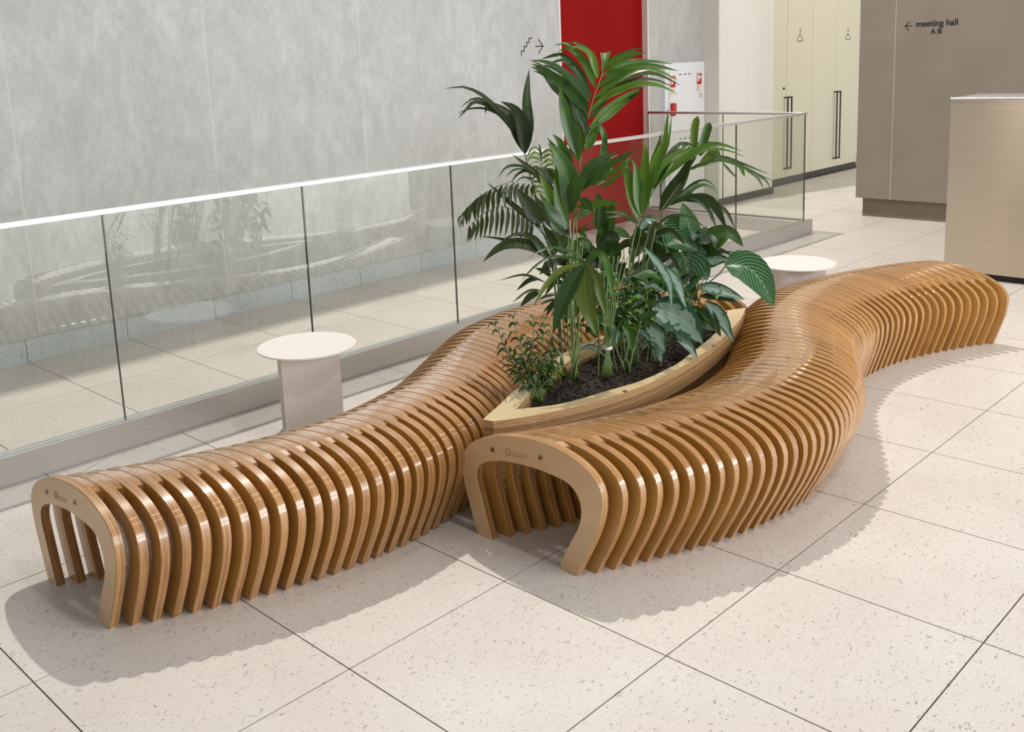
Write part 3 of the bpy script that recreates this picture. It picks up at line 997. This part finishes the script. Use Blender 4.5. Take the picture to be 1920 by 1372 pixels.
cr_ = link('soil_crumbs', pydata('soil_crumbs', crumb_v, crumb_f), M['crumb'], soil); cr_['kind'] = 'stuff'

# ------------------------------------------------------------------ plants
UP = Vector((0, 0, 1))


def leaf_mesh(pts, width, shape='lance', hint=None, fold=0.25, cols=5, n=12):
    P = catmull(pts, n)
    V, Fc, UVv = [], [], []
    prev = None
    for k in range(n):
        t = k / (n - 1)
        tan = (P[min(k + 1, n - 1)] - P[max(k - 1, 0)]).normalized()
        h = hint - tan * hint.dot(tan)
        if h.length < 0.05:
            h = UP - tan * UP.dot(tan)
        h.normalize()
        side = tan.cross(h).normalized()
        if prev is not None and side.dot(prev) < 0:
            side = -side
        prev = side
        nrm = side.cross(tan)
        if shape == 'lance':
            wt = (.18 + .82 * math.sin(math.pi / 2 * t / .32)) if t < .32 else math.cos(math.pi / 2 * (t - .32) / .68) ** 0.95
        elif shape == 'ovate':
            wt = math.sin(math.pi * min(1, t ** 0.62)) ** 0.8
        elif shape == 'heart':
            wt = (1 - t) ** 0.75 * (0.55 + 0.45 * min(1, t * 6)) * 1.05 if t < .999 else 0
        elif shape == 'strap':
            wt = min(1, t * 5 + .25) * (1 if t < .8 else math.sqrt(max(0, 1 - ((t - .8) / .2) ** 2)))
        elif shape == 'cut':
            wt = .25 + .75 * t
        else:
            wt = 1 - t
        hw = width / 2 * max(wt, .0)
        for c in range(cols):
            s = (c / (cols - 1) - .5) * 2
            V.append(P[k] + side * (s * hw) + nrm * (abs(s) * hw * fold))
            UVv.append((c / (cols - 1), t))
    for k in range(n - 1):
        for c in range(cols - 1):
            a = k * cols + c
            Fc.append((a, a + 1, a + cols + 1, a + cols))
    me = pydata('leaf', V, Fc, True)
    uvl = me.uv_layers.new(name='UVMap')
    flat = []
    for lp in me.loops:
        flat += UVv[lp.vertex_index]
    uvl.data.foreach_set('uv', flat)
    return me


class Plant:
    def __init__(self, name, label, px, depth=None, group=None, z=.36):
        b_ = on_z(px[0], px[1], z)
        self.base = b_
        self.depth = proj(b_)[2]
        self.o = thing(name, label, 'plant', b_, group)
        self.cur = self.o

    def P(self, pts, d0=0.0, d1=0.0):
        n_ = len(pts)
        return [at(u, v, self.depth + d0 + (d1 - d0) * (k / max(1, n_ - 1)) ** 1.5) for k, (u, v) in enumerate(pts)]

    def stem(self, pts, rad=.004, tip=None, d0=0.0, d1=0.0, mat='stem', root=True, name='stem'):
        W = self.P(pts, d0, d1)
        if root:
            W[0] = Vector(self.base) + Vector((random.uniform(-.02, .02), random.uniform(-.02, .02), -.01))
        W = catmull(W, 14)
        V, Fc = tube_data([p - self.base for p in W], rad, 6, tip if tip is not None else rad * .6)
        o = link(name, pydata(name, V, Fc, True), M[mat], self.o)
        self.cur = o
        return o

    def leaf(self, pts, wpx, mat='leaf_mid', d0=0.0, d1=None, shape='lance', fold=0.25, hint=None, name='leaflet', cols=5, own=False):
        if d1 is None:
            d1 = d0 + random.uniform(-.10, .10)
        W = self.P(pts, d0, d1)
        mid = W[len(W) // 2]
        if hint is None:
            hint = (CAM - mid).normalized() * .75 + UP * .45 + Vector((random.uniform(-.25, .25), random.uniform(-.25, .25), random.uniform(-.2, .2)))
        me = leaf_mesh([p - self.base for p in W], wpx * self.depth / F * 1.22, shape, hint, fold, cols)
        me.name = name
        return link(name, me, M[mat], self.o if own else self.cur)


def twin(plant, pts, wp, d0, mat='leaf_mid', off=7):
    """a second, narrower leaflet springing from the stalk beside the first"""
    a_ = random.uniform(off * .5, off) * random.choice((-1, 1))
    q_ = [(u + a_ * .25 * k * random.uniform(.6, 1.4), v + a_ * (.5 + .35 * k)) for k, (u, v) in enumerate(pts)]
    plant.leaf(q_, wp * .62, mat, d0=d0 + random.uniform(.03, .10))


# --- tall palm with the crown before the red wall
T = Plant('kentia_palm', 'tall bright green palm whose crown stands before the red wall', (1078, 716))
T.stem([(1078, 716), (1074, 640), (1068, 520), (1078, 400), (1084, 330), (1097, 244), (1111, 189), (1131, 135)], .0062, .002, 0, -.05, name='frond_stalk')
for pts, wp, mt in [
    ([(1121, 147), (1108, 104), (1082, 88), (1068, 93)], 12, 'leaf_bright'),
    ([(1116, 164), (1098, 120), (1071, 93), (1058, 91), (1046, 98)], 14, 'leaf_bright'),
    ([(1108, 182), (1086, 140), (1062, 111), (1046, 103), (1014, 111)], 15, 'leaf_mid'),
    ([(1106, 193), (1071, 149), (1040, 124), (1013, 114.6), (994, 114)], 14, 'leaf_mid'),
    ([(1102, 211), (1071, 171), (1044, 149), (1016, 129), (996, 119)], 20, 'leaf_mid'),
    ([(1098, 226), (1068, 182), (1047, 166), (1020, 136), (994, 125)], 22, 'leaf_mid'),
    ([(1102, 205), (1092, 180), (1087, 158), (1088, 142)], 10, 'leaf_mid'),
    ([(1097, 245), (1084, 212), (1072, 190), (1062, 178)], 22, 'leaf_dark'),
    ([(1080, 290), (1062, 226), (1053, 189), (1049, 160)], 21, 'leaf_mid'),
    ([(1084, 300), (1076, 245), (1068, 208), (1062, 192)], 24, 'leaf_bright'),
    ([(1088, 290), (1086, 250), (1080, 218)], 16, 'leaf_mid'),
    ([(1072, 320), (1053, 272), (1036, 251)], 16, 'leaf_mid'),
    ([(1070, 340), (1046, 295), (1027, 268)], 28, 'leaf_mid'),
    ([(1133, 129), (1144, 120), (1180, 104), (1212, 98)], 12, 'leaf_bright'),
    ([(1128, 144), (1150, 129), (1177, 118), (1213, 114)], 9, 'leaf_bright'),
    ([(1120, 167), (1144, 147), (1180, 129), (1210, 123.7), (1239, 126), (1273, 133)], 13, 'leaf_bright'),
    ([(1115, 186), (1144, 160), (1180, 138), (1208, 130), (1235, 133), (1273, 152)], 14, 'leaf_bright'),
    ([(1108, 207), (1135, 182), (1162, 169), (1195, 158), (1235, 160), (1272, 177)], 13, 'leaf_bright'),
    ([(1107, 240), (1135, 215), (1162, 193), (1204, 162)], 20, 'leaf_bright'),
    ([(1106, 222), (1140, 175), (1156, 157)], 12, 'leaf_mid'),
    ([(1098, 262), (1110, 240), (1124, 241), (1133, 258), (1130, 290)], 13, 'leaf_mid'),
    ([(1100, 280), (1112, 250), (1122, 225)], 16, 'leaf_bright'),
]:
    T.leaf(pts, wp, mt, d0=-.04)
    if len(pts) > 3:
        twin(T, pts, wp, -.04, random.choice(('leaf_mid', 'leaf_mid', 'leaf_dark')))
T.leaf([(1130, 134), (1134, 116), (1136, 99)], 17, 'leaf_bright', shape='cut', d0=-.04)
# second stalk: broad leaflets in front
T.stem([(1080, 716), (1074, 600), (1068, 500), (1064, 420), (1062, 350)], .0055, .0025, 0, -.10, name='frond_stalk')
for pts, wp, mt in [
    ([(1063, 421), (1052, 392), (1047, 360), (1041, 308)], 19, 'leaf_bright'),
    ([(1062, 418), (1041, 385), (1018, 340), (1010, 326)], 18, 'leaf_bright'),
    ([(1062, 430), (1036, 405), (1016, 372)], 25, 'leaf_mid'),
    ([(1066, 400), (1068, 350), (1054, 304), (1030, 270)], 33, 'leaf_mid'),
    ([(1070, 400), (1074, 360), (1080, 320)], 20, 'leaf_mid'),
    ([(1066, 440), (1048, 425), (1030, 400)], 20, 'leaf_dark'),
]:
    T.leaf(pts, wp, mt, d0=-.10)
    twin(T, pts, wp, -.04, 'leaf_mid', 12)
T.stem([(1082, 716), (1086, 600), (1082, 470), (1084, 365), (1124, 309), (1158, 290)], .005, .0015, 0, -.04, name='frond_stalk')
for pts, wp, mt in [
    ([(1089, 358), (1112, 314), (1156, 284)], 24, 'leaf_mid'),
    ([(1097, 352), (1128, 322), (1180, 284)], 15, 'leaf_mid'),
    ([(1120, 330), (1160, 300), (1204, 277)], 9, 'leaf_mid'),
    ([(1124, 340), (1164, 313), (1196, 294)], 8, 'leaf_bright'),
    ([(1126, 354), (1156, 332), (1184, 312)], 8, 'leaf_bright'),
    ([(1112, 350), (1136, 330), (1150, 305)], 12, 'leaf_mid'),
    ([(1086, 372), (1100, 380), (1112, 400)], 12, 'leaf_mid'),
    ([(1082, 388), (1110, 385), (1138, 380), (1166, 384)], 13, 'leaf_bright'),
    ([(1084, 410), (1100, 395), (1122, 388)], 14, 'leaf_mid'),
]:
    T.leaf(pts, wp, mt, d0=-.04)
for dx_ in (-9, -4, 3, 8, 13):
    T.stem([(1078 + dx_, 716), (1076 + dx_ * 1.2, 640), (1074 + dx_ * .8, 560), (1080 + dx_, 450)], .0036, .002, .0, -.03 + dx_ * .004, name='stem')

# --- palm in front with the drooping olive leaves
D = Plant('drooping_palm', 'front palm with long drooping olive leaves spread from one point', (1130, 712))
D.stem([(1130, 712), (1122, 620), (1110, 550), (1099, 496)], .0045, .0025, 0, -.22, name='frond_stalk')
for pts, wp, mt in [
    ([(1098, 497), (1096, 545), (1106, 592), (1119, 630)], 31, 'leaf_olive'),
    ([(1102, 496), (1120, 525), (1127, 558), (1137, 596)], 15, 'leaf_olive'),
    ([(1102, 494), (1112, 480), (1126, 477), (1140, 506), (1151, 566)], 14, 'leaf_bright'),
    ([(1096, 498), (1076, 522), (1054, 568), (1036, 628)], 25, 'leaf_mid'),
    ([(1096, 494), (1054, 506), (1030, 528), (1013, 551), (999, 578)], 11, 'leaf_olive'),
    ([(1098, 493), (1076, 484), (1038, 482), (1007, 496), (975, 528)], 6, 'leaf_mid'),
    ([(1098, 492), (1076, 474), (1038, 464), (1010, 471), (986, 489)], 5, 'leaf_mid'),
]:
    D.leaf(pts, wp, mt, d0=-.22, d1=-.30)

# --- dark palm leaning left
K = Plant('dark_palm', 'dark palm leaning left with a tall upright leaflet before the concrete wall', (1052, 704))
K.stem([(1052, 704), (1046, 600), (1036, 493), (1027, 451), (1012, 390), (997, 342), (984, 287)], .005, .0022, 0, .06, 'stem_dark', name='frond_stalk')
for pts, wp in [
    ([(984, 287), (990, 240), (987, 184), (992, 129)], 18), ([(984, 287), (981, 240), (964, 205), (938, 190)], 25),
    ([(984, 287), (962, 232), (948, 208), (925, 192)], 19), ([(984, 287), (960, 240), (923, 196), (900, 176), (868, 163), (830, 167)], 9),
    ([(972, 262), (948, 227), (916, 195), (903, 186), (884, 186), (862, 203)], 7), ([(948, 227), (916, 199), (889, 191), (873, 207), (857, 223)], 8),
    ([(940, 218), (910, 204), (881, 204), (854, 214)], 4), ([(915, 195), (911, 203), (910, 214)], 4)]:
    K.leaf(pts, wp, 'leaf_dark', d0=.06, hint=(Vector((-.35, -.6, .35))))
K.stem([(1052, 704), (1050, 600), (1040, 480), (1016, 432), (967, 344), (935, 349), (907, 362), (885, 381), (868, 403)], .0042, .001, 0, .04, 'stem_dark', name='frond_stalk')
arch = catmull([Vector((1004, 346, 0)), Vector((967, 343, 0)), Vector((935, 349, 0)), Vector((907, 362, 0)), Vector((885, 381, 0)), Vector((868, 403, 0))], 16)
for k, p in enumerate(arch):
    ln = 16 + 22 * math.sin(math.pi * (k + 1) / 17)
    K.leaf([(p.x, p.y), (p.x - 6, p.y + ln * .5), (p.x - 3 - random.uniform(0, 6), p.y + ln * 1.35)], 7.5, 'leaf_dark', d0=.04)
arch = catmull([Vector((1011, 428, 0)), Vector((975, 398, 0)), Vector((947, 386, 0)), Vector((924, 391, 0)), Vector((902, 402, 0)), Vector((880, 423, 0))], 16)
K.stem([(1052, 704), (1050, 600), (1040, 500), (1011, 428), (947, 386), (902, 402), (880, 423)], .004, .001, 0, -.02, 'stem_dark', name='frond_stalk')
for k, p in enumerate(arch[2:]):
    ln = 18 + 24 * math.sin(math.pi * (14 - k) / 17)
    K.leaf([(p.x, p.y), (p.x + 1, p.y + ln * .5), (p.x - 2 - random.uniform(0, 5), p.y + ln * 1.4)], 6, 'leaf_dark', d0=-.02)
for pts, wp in [
    ([(1014, 428), (962, 385), (912, 341)], 11), ([(1014, 420), (991, 387), (966, 353)], 27), ([(1046, 366), (1004, 325), (960, 289)], 12),
    ([(1053, 438), (1028, 409), (1000, 364)], 22), ([(1043, 345), (1024, 324), (1006, 313)], 18), ([(1040, 420), (1022, 395), (1010, 380)], 20),
    ([(1000, 330), (984, 314), (964, 310), (947, 315), (933, 335)], 5), ([(1004, 330), (987, 320), (970, 327), (958, 343)], 5),
    ([(990, 318), (965, 318), (946, 334)], 3), ([(1004, 340), (990, 334), (977, 334), (965, 345)], 5), ([(1046, 470), (1030, 440), (1016, 420)], 14)]:
    K.leaf(pts, wp, 'leaf_dark', d0=.02)
K.stem([(1052, 704), (1046, 600), (1036, 505), (1026, 480), (1002, 458)], .004, .002, 0, -.05, 'stem_dark', name='frond_stalk')
for pts, wp in [
    ([(1027, 484), (1004, 465), (976, 457), (946, 460), (923, 474), (905, 492)], 19), ([(1038, 507), (1022, 476), (999, 447), (973, 439), (946, 450), (933, 463)], 13),
    ([(1026, 482), (976, 457), (938, 448), (898, 442)], 7), ([(1024, 530), (992, 517), (969, 517), (934, 527)], 5), ([(1012, 523), (992, 526), (968, 545)], 9),
    ([(1018, 545), (992, 546), (960, 567)], 6), ([(1012, 549), (995, 556), (975, 575)], 13), ([(1036, 520), (1020, 508), (1002, 502)], 8), ([(1034, 510), (1022, 503), (1008, 508)], 6),
    ([(1040, 560), (1024, 566), (1012, 572)], 5), ([(1040, 566), (1028, 576), (1018, 586)], 5), ([(1042, 552), (1022, 556), (1008, 564)], 5)]:
    K.leaf(pts, wp, 'leaf_dark', d0=-.06)

# --- second palm on the right side
S = Plant('kentia_palm', 'light green palm with a pleated fan of leaflets and arching tips towards the white pillar', (1186, 690))
S.stem([(1186, 690), (1178, 580), (1180, 495), (1193, 424), (1212, 379), (1236, 344), (1262, 306)], .005, .002, 0, -.06, name='frond_stalk')
for pts, wp, mt in [
    ([(1197, 410), (1188, 376), (1177, 328), (1173, 306), (1184, 294)], 21, 'leaf_bright'), ([(1200, 402), (1196, 352), (1191, 312), (1182, 298)], 18, 'leaf_bright'),
    ([(1209, 383), (1209, 328), (1210, 282), (1203, 262)], 16, 'leaf_bright'), ([(1219, 360), (1224, 320), (1235, 288), (1245, 258)], 16, 'leaf_bright'),
    ([(1220, 357), (1237, 294), (1247, 259), (1253, 200)], 10, 'leaf_bright'), ([(1230, 345), (1255, 308), (1284, 286), (1307, 279)], 22, 'leaf_bright'),
    ([(1240, 335), (1290, 292), (1322, 274), (1356, 272), (1394, 285)], 10, 'leaf_bright'), ([(1235, 342), (1264, 314), (1297, 288), (1324, 280), (1369, 282)], 11, 'leaf_bright'),
    ([(1226, 352), (1240, 318), (1252, 300), (1278, 270), (1310, 276)], 16, 'leaf_mid'), ([(1205, 400), (1214, 350), (1228, 310)], 15, 'leaf_bright'),
    ([(1196, 420), (1170, 405), (1136, 408)], 9, 'leaf_dark'), ([(1200, 430), (1216, 415), (1230, 412)], 18, 'leaf_silver')]:
    S.leaf(pts, wp, mt, d0=-.05)
    twin(S, pts, wp, -.02, random.choice(('leaf_mid', 'leaf_bright')), 9)
S.stem([(1188, 690), (1196, 560), (1216, 432), (1239, 396), (1262, 362), (1281, 334), (1306, 294)], .0045, .002, 0, .08, 'stem_dark', name='frond_stalk')
for pts, wp, mt in [
    ([(1238, 396), (1272, 345), (1298, 298)], 27, 'leaf_dark'),
    ([(1290, 320), (1331, 304), (1356, 300), (1398, 316), (1423, 328), (1452, 340)], 9, 'leaf_mid'), ([(1394, 315), (1418, 331), (1432, 354)], 7, 'leaf_dark'),
    ([(1420, 328), (1436, 339), (1445, 354)], 4, 'leaf_dark'), ([(1376, 308), (1388, 314), (1397, 332)], 8, 'leaf_mid'), ([(1354, 304), (1368, 320), (1384, 337)], 4, 'leaf_dark'),
    ([(1312, 308), (1331, 294), (1344, 284), (1351, 297)], 13, 'leaf_olive'), ([(1330, 290), (1346, 294), (1362, 302)], 6, 'leaf_mid'),
    ([(1258, 385), (1281, 367), (1306, 349), (1328, 347), (1349, 366)], 9, 'leaf_mid'), ([(1256, 384), (1289, 371), (1311, 376), (1331, 398), (1345, 432)], 9, 'leaf_mid'),
    ([(1280, 374), (1314, 372), (1339, 384), (1364, 432)], 17, 'leaf_dark'), ([(1316, 376), (1358, 393), (1380, 432)], 7, 'leaf_dark'),
    ([(1226, 430), (1250, 408), (1280, 404), (1308, 416), (1330, 436)], 5, 'leaf_mid'), ([(1270, 350), (1290, 312), (1304, 296)], 14, 'leaf_dark')]:
    S.leaf(pts, wp, mt, d0=.06)
    if wp > 8:
        twin(S, pts, wp, .07, 'leaf_dark', 8)
S.leaf([(1300, 300), (1302, 250), (1308, 217)], 12, 'leaf_olive', d0=.06, d1=.05, shape='strap', fold=.5)
S.leaf([(1312, 292), (1322, 256), (1331, 229)], 13, 'leaf_mid', d0=.06, d1=.05, shape='strap', fold=.5)
for a_, b_ in (((1176, 560), (1204, 424)), ((1200, 560), (1230, 428)), ((1168, 600), (1190, 470))):
    S.stem([(1186, 690), a_, b_], .0032, .002, .02, .04, name='stem')

# --- striped broad-leaf plant
B = Plant('calathea', 'broad-leaved plant with pale striped leaves overhanging the right bench', (1290, 634))
for pts in ([(1290, 634), (1296, 540), (1299, 456)], [(1290, 634), (1276, 540), (1249, 432)], [(1290, 634), (1285, 560), (1267, 482)],
            [(1292, 634), (1318, 545), (1346, 516), (1362, 497)], [(1292, 634), (1308, 540), (1304, 470)], [(1292, 634), (1310, 590), (1324, 568)], [(1290, 634), (1300, 560), (1310, 538)]):
    B.stem(pts, .0032, .0022, 0, -.13, 'stem_dark')
for pts, wp, mt, sh in [
    ([(1299, 460), (1291, 419), (1279, 379)], 32, 'leaf_stripe', 'ovate'),
    ([(1243, 420), (1268, 444), (1309, 470)], 66, 'leaf_stripe', 'heart'),
    ([(1278, 472), (1290, 505), (1283, 552)], 74, 'leaf_stripe', 'heart'),
    ([(1297, 492), (1314, 504), (1330, 520)], 34, 'leaf_stripe', 'ovate'),
    ([(1358, 497), (1398, 500), (1427, 528), (1451, 575)], 50, 'leaf_stripe', 'ovate'),
    ([(1304, 470), (1338, 443), (1369, 437), (1394, 463)], 30, 'leaf_mid', 'ovate'),
    ([(1316, 473), (1340, 460), (1366, 448)], 20, 'leaf_bright', 'lance'),
    ([(1297, 482), (1330, 474), (1379, 472)], 8, 'leaf_dark', 'lance'),
    ([(1312, 496), (1346, 487), (1372, 489)], 22, 'leaf_silver', 'ovate'),
    ([(1308, 537), (1346, 543), (1398, 562)], 21, 'leaf_silver', 'lance'),
    ([(1312, 555), (1354, 557), (1391, 572)], 13, 'leaf_dark', 'lance'),
    ([(1322, 566), (1346, 588), (1376, 642)], 22, 'leaf_silver', 'lance'),
    ([(1340, 530), (1344, 546), (1343, 562)], 13, 'leaf_bright', 'ovate'),
    ([(1318, 432), (1306, 438), (1300, 452)], 26, 'leaf_silver', 'ovate'),
    ([(1300, 600), (1318, 600), (1340, 620)], 26, 'leaf_mid', 'ovate'),
    ([(1310, 585), (1330, 592), (1352, 632)], 18, 'leaf_dark', 'ovate'),
    ([(1240, 420), (1220, 440), (1214, 470)], 30, 'leaf_dark', 'ovate'),
    ([(1330, 472), (1350, 468), (1376, 482)], 6, 'leaf_mid', 'lance'),
]:
    B.leaf(pts, wp, mt, d0=-.13, d1=-.18, shape=sh, fold=.16, name='leaf', own=True, cols=7, hint=(CAM - at(1300, 500, 4.2)).normalized() * .9 + UP * .45)

# --- silver aglaonema
A = Plant('aglaonema', 'low plant with silvery marbled leaves drooping over the planter rim', (1224, 686))
for pts in ([(1224, 686), (1218, 620), (1222, 578)], [(1226, 686), (1216, 640), (1214, 604)], [(1226, 686), (1222, 660), (1219, 638)], [(1222, 686), (1214, 560), (1209, 466)], [(1228, 686), (1244, 590), (1240, 498)], [(1230, 686), (1250, 640), (1262, 618)]):
    A.stem(pts, .0034, .0022, 0, -.05)
for pts, wp, sh in [
    ([(1222, 576), (1271, 594), (1299, 621), (1318, 645)], 54, 'ovate'), ([(1262, 617), (1286, 640), (1308, 674)], 19, 'lance'),
    ([(1213, 602), (1231, 627), (1247, 660)], 32, 'ovate'), ([(1218, 634), (1235, 650), (1240, 680)], 21, 'ovate'),
    ([(1208, 464), (1235, 497), (1255, 532), (1260, 581)], 15, 'lance'), ([(1238, 496), (1266, 525), (1277, 554), (1287, 579)], 17, 'lance'),
    ([(1196, 545), (1222, 536), (1248, 548)], 15, 'lance'), ([(1180, 625), (1200, 620), (1222, 640)], 12, 'lance'),
    ([(1145, 606), (1156, 616), (1156, 646)], 15, 'lance'), ([(1085, 655), (1112, 650), (1142, 674)], 8, 'lance')]:
    A.leaf(pts, wp, 'leaf_silver', d0=-.05, d1=-.12, shape=sh, fold=.14, name='leaf', own=True, cols=7)

# --- grassy parlour palm in the middle
G = Plant('parlour_palm', 'bushy grassy palm in the middle of the planter', (1160, 700))
for k in range(16):
    u0 = 1160 + random.uniform(-22, 26)
    tu, tv = u0 + random.uniform(-34, 50), random.uniform(520, 590)
    G.stem([(u0, 700 + random.uniform(-12, 4)), ((u0 + tu) / 2 - 4, 640), (tu, tv)], .0026, .0014, random.uniform(-.08, .08), random.uniform(-.08, .08), root=False)
    for q_ in range(7):
        s = q_ / 6
        bu, bv = u0 + (tu - u0) * (.55 + .45 * s), 640 + (tv - 640) * (.25 + .75 * s)
        sg_ = 1 if q_ % 2 else -1
        G.leaf([(bu, bv), (bu + sg_ * random.uniform(10, 16), bv - random.uniform(4, 12)), (bu + sg_ * random.uniform(20, 34), bv + random.uniform(-8, 16))], random.uniform(5, 9), random.choice(('leaf_mid', 'leaf_mid', 'leaf_bright')))
for pts in ([(1166, 610), (1180, 625), (1185, 660)], [(1128, 606), (1146, 612), (1152, 648)], [(1200, 600), (1216, 590), (1236, 584)], [(1190, 520), (1220, 514), (1240, 524)]):
    G.leaf(pts, 13, 'leaf_mid', d0=-.1, own=True)
V, Fc = [], []
bc = at(1139, 651, G.depth - .12)
for k in range(25):
    an = 2 * math.pi * k / 24
    for dz in (-.006, .006):
        V.append(bc + Vector((.018 * math.cos(an), .018 * math.sin(an), dz)) - G.base)
for k in range(24):
    Fc.append((2 * k, 2 * k + 2, 2 * k + 3, 2 * k + 1))
link('plant_tie', pydata('plant_tie', V, Fc, True), M['tag'], G.o)
for k in range(7):
    u0 = 1132 + k * 2.4
    G.stem([(u0 - 4 + k, 704), (1136 + k, 655), (1128 + k * 5, 560), (1124 + k * 9, 480)], .0032, .002, -.12, -.12, root=False)

# --- leafy filling plant at the back
H = Plant('peace_lily', 'dark leafy plant filling the back of the planter under the palms', (1180, 668))
for k in range(110):
    u0, v0 = 1180 + random.uniform(-60, 110), 640 + random.uniform(-40, 20)
    tu, tv = 1180 + random.uniform(-120, 150), random.uniform(440, 600)
    ln = random.uniform(38, 64)
    an = random.uniform(-1.0, 1.0)
    H.leaf([(tu, tv), (tu + ln * .5 * math.sin(an) * 1.3, tv - ln * .25 * math.cos(an)), (tu + ln * math.sin(an) * 1.3, tv + ln * .35)], random.uniform(10, 20), random.choice(('leaf_mid', 'leaf_dark', 'leaf_dark', 'leaf_mid')), d0=random.uniform(0, .22), shape=random.choice(('ovate', 'lance', 'lance')), fold=.2, name='leaf', own=True)
    if k % 2 == 0:
        H.stem([(1180, 668), ((1180 + tu) / 2 + 4, 600), (tu, tv)], .0026, .0018, .05, .08, 'stem_dark')
for pts, wp, mt in [([(1130, 480), (1140, 445), (1165, 435)], 26, 'leaf_mid'), ([(1150, 495), (1150, 455), (1160, 440)], 26, 'leaf_mid'), ([(1030, 432), (1046, 455), (1062, 480)], 30, 'leaf_mid'),
                    ([(1120, 430), (1126, 400), (1120, 360)], 24, 'leaf_mid'), ([(1128, 440), (1130, 410), (1126, 375)], 20, 'leaf_mid'), ([(1140, 440), (1144, 410), (1150, 372)], 20, 'leaf_mid'),
                    ([(1100, 450), (1092, 436), (1104, 418)], 10, 'leaf_mid'), ([(1075, 490), (1085, 470), (1100, 470)], 30, 'leaf_dark'), ([(1228, 300), (1236, 325), (1240, 350)], 26, 'leaf_dark'),
                    ([(1130, 330), (1133, 310), (1128, 270)], 18, 'leaf_mid'), ([(1250, 470), (1225, 480), (1190, 510)], 20, 'leaf_dark'), ([(1256, 482), (1230, 500), (1180, 520)], 34, 'leaf_dark')]:
    H.leaf(pts, wp, mt, d0=.05, shape='ovate', name='leaf', own=True)

for k in range(70):
    tu, tv = random.uniform(1050, 1320), random.uniform(500, 640)
    ln = random.uniform(30, 62); an = random.uniform(-1.3, 1.3)
    H.leaf([(tu, tv), (tu + ln * .5 * math.sin(an), tv - ln * .3 * math.cos(an)), (tu + ln * math.sin(an), tv + ln * random.uniform(-.1, .5))], random.uniform(6, 12), random.choice(('leaf_dark', 'leaf_mid', 'leaf_mid')), d0=random.uniform(-.02, .18), name='leaf', own=True)

# --- feathery palm at the back left
Q = Plant('feather_palm', 'small feathery palm tips showing behind the dark palm', (1062, 668))
Q.stem([(1062, 668), (1046, 520), (1030, 400), (1018, 320), (1013, 275)], .0035, .0012, .1, .25)
for k in range(20):
    v0 = 285 + k * 4.5
    sg_ = 1 if k % 2 else -1
    u0 = 1014 + (v0 - 285) * .12
    Q.leaf([(u0, v0), (u0 + sg_ * 14, v0 - 8), (u0 + sg_ * random.uniform(24, 34), v0 + random.uniform(-4, 14))], 5, 'leaf_olive', d0=.22)
Q.leaf([(1015, 300), (1013, 285), (1011, 268)], 5, 'leaf_mid', d0=.22)

# --- small palm at the planter's near tip
C_ = Plant('parlour_palm', 'small fine-leaved palm at the near tip of the planter', (1006, 752))
for k, (tu, tv) in enumerate([(928, 610), (962, 596), (985, 640), (1000, 600), (1022, 600), (1040, 640), (1052, 690), (968, 700), (1030, 690), (950, 655), (1012, 680), (1046, 655)]):
    u0 = 1006 + random.uniform(-14, 16)
    pts = [(u0, 752), ((u0 * .55 + tu * .45), 690 if tv < 660 else 720), (tu, tv)]
    dd = random.uniform(-.06, .06)
    C_.stem(pts, .0026, .0012, dd, dd, root=False)
    cc = catmull([Vector((a, b_, 0)) for a, b_ in pts], 12)
    for q_ in range(4, 12):
        for sg_ in (-1, 1):
            if random.random() < .15:
                continue
            p = cc[q_]; ln = random.uniform(22, 34) - (q_ - 4) * 1.5
            t = (cc[min(11, q_ + 1)] - cc[q_ - 1]).normalized()
            sd = Vector((-t.y, t.x, 0)) * sg_
            e = p + t * ln * random.uniform(.25, .75) + sd * ln * random.uniform(.55, .85)
            C_.leaf([(p.x, p.y), ((p.x + e.x) / 2, (p.y + e.y) / 2 - 3), (e.x, e.y + random.uniform(2, 12))], random.uniform(3.4, 5.2), random.choice(('leaf_mid', 'leaf_dark', 'leaf_dark', 'leaf_olive')), d0=dd)
for k in range(9):
    u0 = 998 + k * 3
    C_.stem([(u0, 754), (u0 + (k - 4) * 1.0, 715), (u0 + (k - 4) * 4, 672)], .0026, .0016, random.uniform(-.05, .03), 0, root=False)
